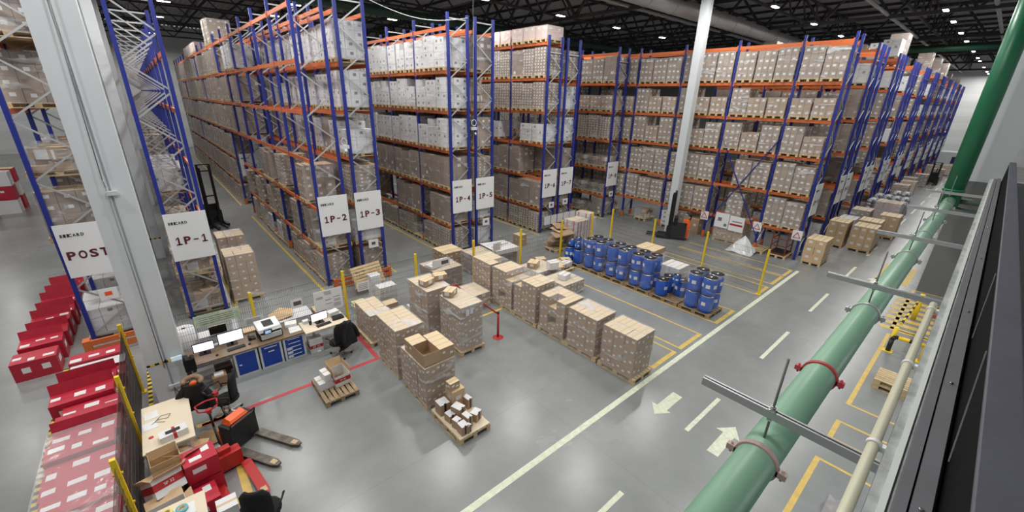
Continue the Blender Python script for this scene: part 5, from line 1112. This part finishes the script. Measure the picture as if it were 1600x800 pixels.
t = thing('edge_channel', 'dark grey steel channels bolted along the mezzanine edge', 'steel channel', (0, 0, 5.0)); DG = mat('dark_grey_channel', (104, 105, 110), .5, var=.1, nscale=3)
MB().box(-4, -.215, .0, 20, -.165, .07).build('outer_channel', DG, t); MB().box(-4, -.3, .0, 20, -.225, .09).build('inner_channel', DG, t)
for x in (1.4, 2.6, 4.2, 6, 8.5, 11): MB().cyl((x, -.262, .09), (x, -.262, .105), .012, 0, 6).build('bolt', CHROME, t)
MATTB = mat('matt_black', (7, 8, 12), .7); MATTB.node_tree.nodes['Principled BSDF'].inputs['Specular IOR Level'].default_value = .08
t = thing('parapet', 'black parapet panel with a wide dark grey cap along the mezzanine', 'parapet', (0, 0, 5.0)); MB().box(-4, -.34, .0, 20, -.325, .575).build('panel', MATTB, t)
o = MB().box(-4, -.46, .575, 20, -.318, .6).build('cap', mat('charcoal_cap', (84, 85, 96), .5, var=.12, nscale=3, bump=.1), t); md = o.modifiers.new('b', 'BEVEL'); md.width = .008; md.segments = 3
m = MB()
for x in (1.25, 3.1, 5.2): m.bar((x, -.318, .12), (x + .75, -.318, .55), .006, .012)
m.build('stay_wire', CHROME, t)
MB().box(-4, -.345, .0, 20, -.46, .02)
struct(MB().box(-4, -9, 5.0, 20.2, -.46, 5.02).build('mezzanine_floor', mat('mezz_floor', (205, 205, 205), .5)))
# yellow pipe guard and goods beneath the mezzanine
t = thing('barrier', 'yellow tubular barrier with black stripes beneath the green pipe', 'barrier', (16.1, 0, 0)); HB = HAZY2
MB().tube([(0, .5, 0), (0, .5, .42), (.0, .44, .52), (0, -.2, .54), (0, -1.0, .54)], .06, 0, 14).build('hoop', HB, t); MB().tube([(.1, .5, 0), (.1, .5, .8)], .06, 0, 14).build('hoop', YEL, t); MB().tube([(0, -.25, 0), (0, -.25, .5)], .06, 0, 14).build('hoop', YEL, t)
for y in (.5, -.25): MB().box(-.12, y - .12, 0, .12, y + .12, .02).build('foot_plate', YEL, t)
t = thing('barrier', 'yellow upright barrier post farther along beneath the pipe', 'barrier', (19.5, .3, 0)); MB().tube([(0, 0, 0), (0, 0, 1.0)], .07, 0, 14).build('hoop', YEL, t); MB().tube([(0, 0, .9), (-3.2, .15, .9)], .035, 0, 12).build('rail', stripe_mat('hazard_bar_x', (30, 30, 30), (245, 205, 40), .5, 0), t); MB().tube([(0, 0, .9), (-1.5, -.9, .9)], .02, 0, 8).build('chain', HAZX, t)
for k in range(3): tag(inst('pallet', pallet_mesh(.8, 1.2), None, (13.4, -.75, k * .146)), 'empty wooden pallet in the small stack under the mezzanine, %s from the floor' % ORD[k], 'pallet', 'pallet stack under the mezzanine') if k < 2 else None
vs = []; rn = random.Random(8)
for i in range(7):
    for jj in range(6): vs.append((i * .12, jj * .12, max(.0, .25 * math.sin(i / 6 * 3.14) * math.sin(jj / 5 * 3.14) + rn.uniform(0, .09))))
tag(MB().add(vs, [(i * 6 + jj, (i + 1) * 6 + jj, (i + 1) * 6 + jj + 1, i * 6 + jj + 1) for i in range(6) for jj in range(5)]).build('plastic_bag', mat('grey_plastic_bag', (150, 150, 152), .3), None, (7.8, -.35, .004)), 'crumpled grey plastic bag on the floor at the bottom edge beside the mezzanine', 'bag')
t = thing('floor_marker', 'small red-brown block on the floor below the conduit', 'block', (20.2, -.5, 0)); MB().box(0, 0, 0, .3, .5, .12).build('body', mat('redbrown', (150, 80, 70), .6), t)

# cables and little plates on the racks
t = thing('hanging_cable', 'grey cable hanging from the roof to a ring at the 1P-4 and 1P-5 gap', 'cable', (11.25, 15.6, 0)); MB().tube([(.05, 0, 14.6), (.02, 0, 12), (0, 0, 10), (0, 0, 6.15)], .014).build('cable', GREY, t)
m = MB(); pts = [(.13 * math.cos(a * math.pi / 8), 0, 6.02 + .13 * math.sin(a * math.pi / 8)) for a in range(17)]; m.tube(pts, .016).build('ring', LGREY, t); MB().box(-.12, -.05, 5.72, .12, .05, 5.84).cyl((.02, -.06, 5.6), (.02, -.12, 5.52), .04).build('camera_box', LGREY, t)
t = thing('rack_camera', 'small white camera box on the rack gap above the 1P-2 and 1P-3 signs', 'camera', (5.45, 15.6, 5.2)); MB().box(-.16, -.06, .0, .16, .06, .12).cyl((0, -.08, -.02), (0, -.14, -.12), .05).build('box', LGREY, t); MB().tube([(.1 * math.cos(a * math.pi / 6), 0, .25 + .12 * math.sin(a * math.pi / 6)) for a in range(13)], .012).build('ring', LGREY, t)
pts = [(6.65 + 4.4 * u / 12, 15.7, 10.2 - .1 * u / 12 - .35 * math.sin(math.pi * u / 12)) for u in range(13)]
tag(MB().tube(pts, .014).build('slack_cable', LGREY), 'pale slack cable strung between the rack tops of 1P-3 and 1P-4', 'cable')
for x, z, l in ((16.45, 1.35, 'small white plate under the 1P-6 sign'), (17.6, 1.4, 'small white plate under the 1P-7 sign'), (6.0, 1.2, 'small white plate with a photo under the 1P-3 sign'), (11.8, 1.15, 'small white plate under the 1P-5 sign'), (22.0, 1.3, 'small white plate under the 1P-8 sign'), (-1.95, 1.3, 'white leaflet with an orange mark under the POST sign')):
    t = thing('rack_plate', l, 'plate', (x, 15.68, z)); MB().box(0, 0, 0, .4, .012, .34).build('sheet', BOARD, t); MB().box(.12, -.004, .12, .28, 0, .24).build('print', INK if x > -1 else ORG, t)
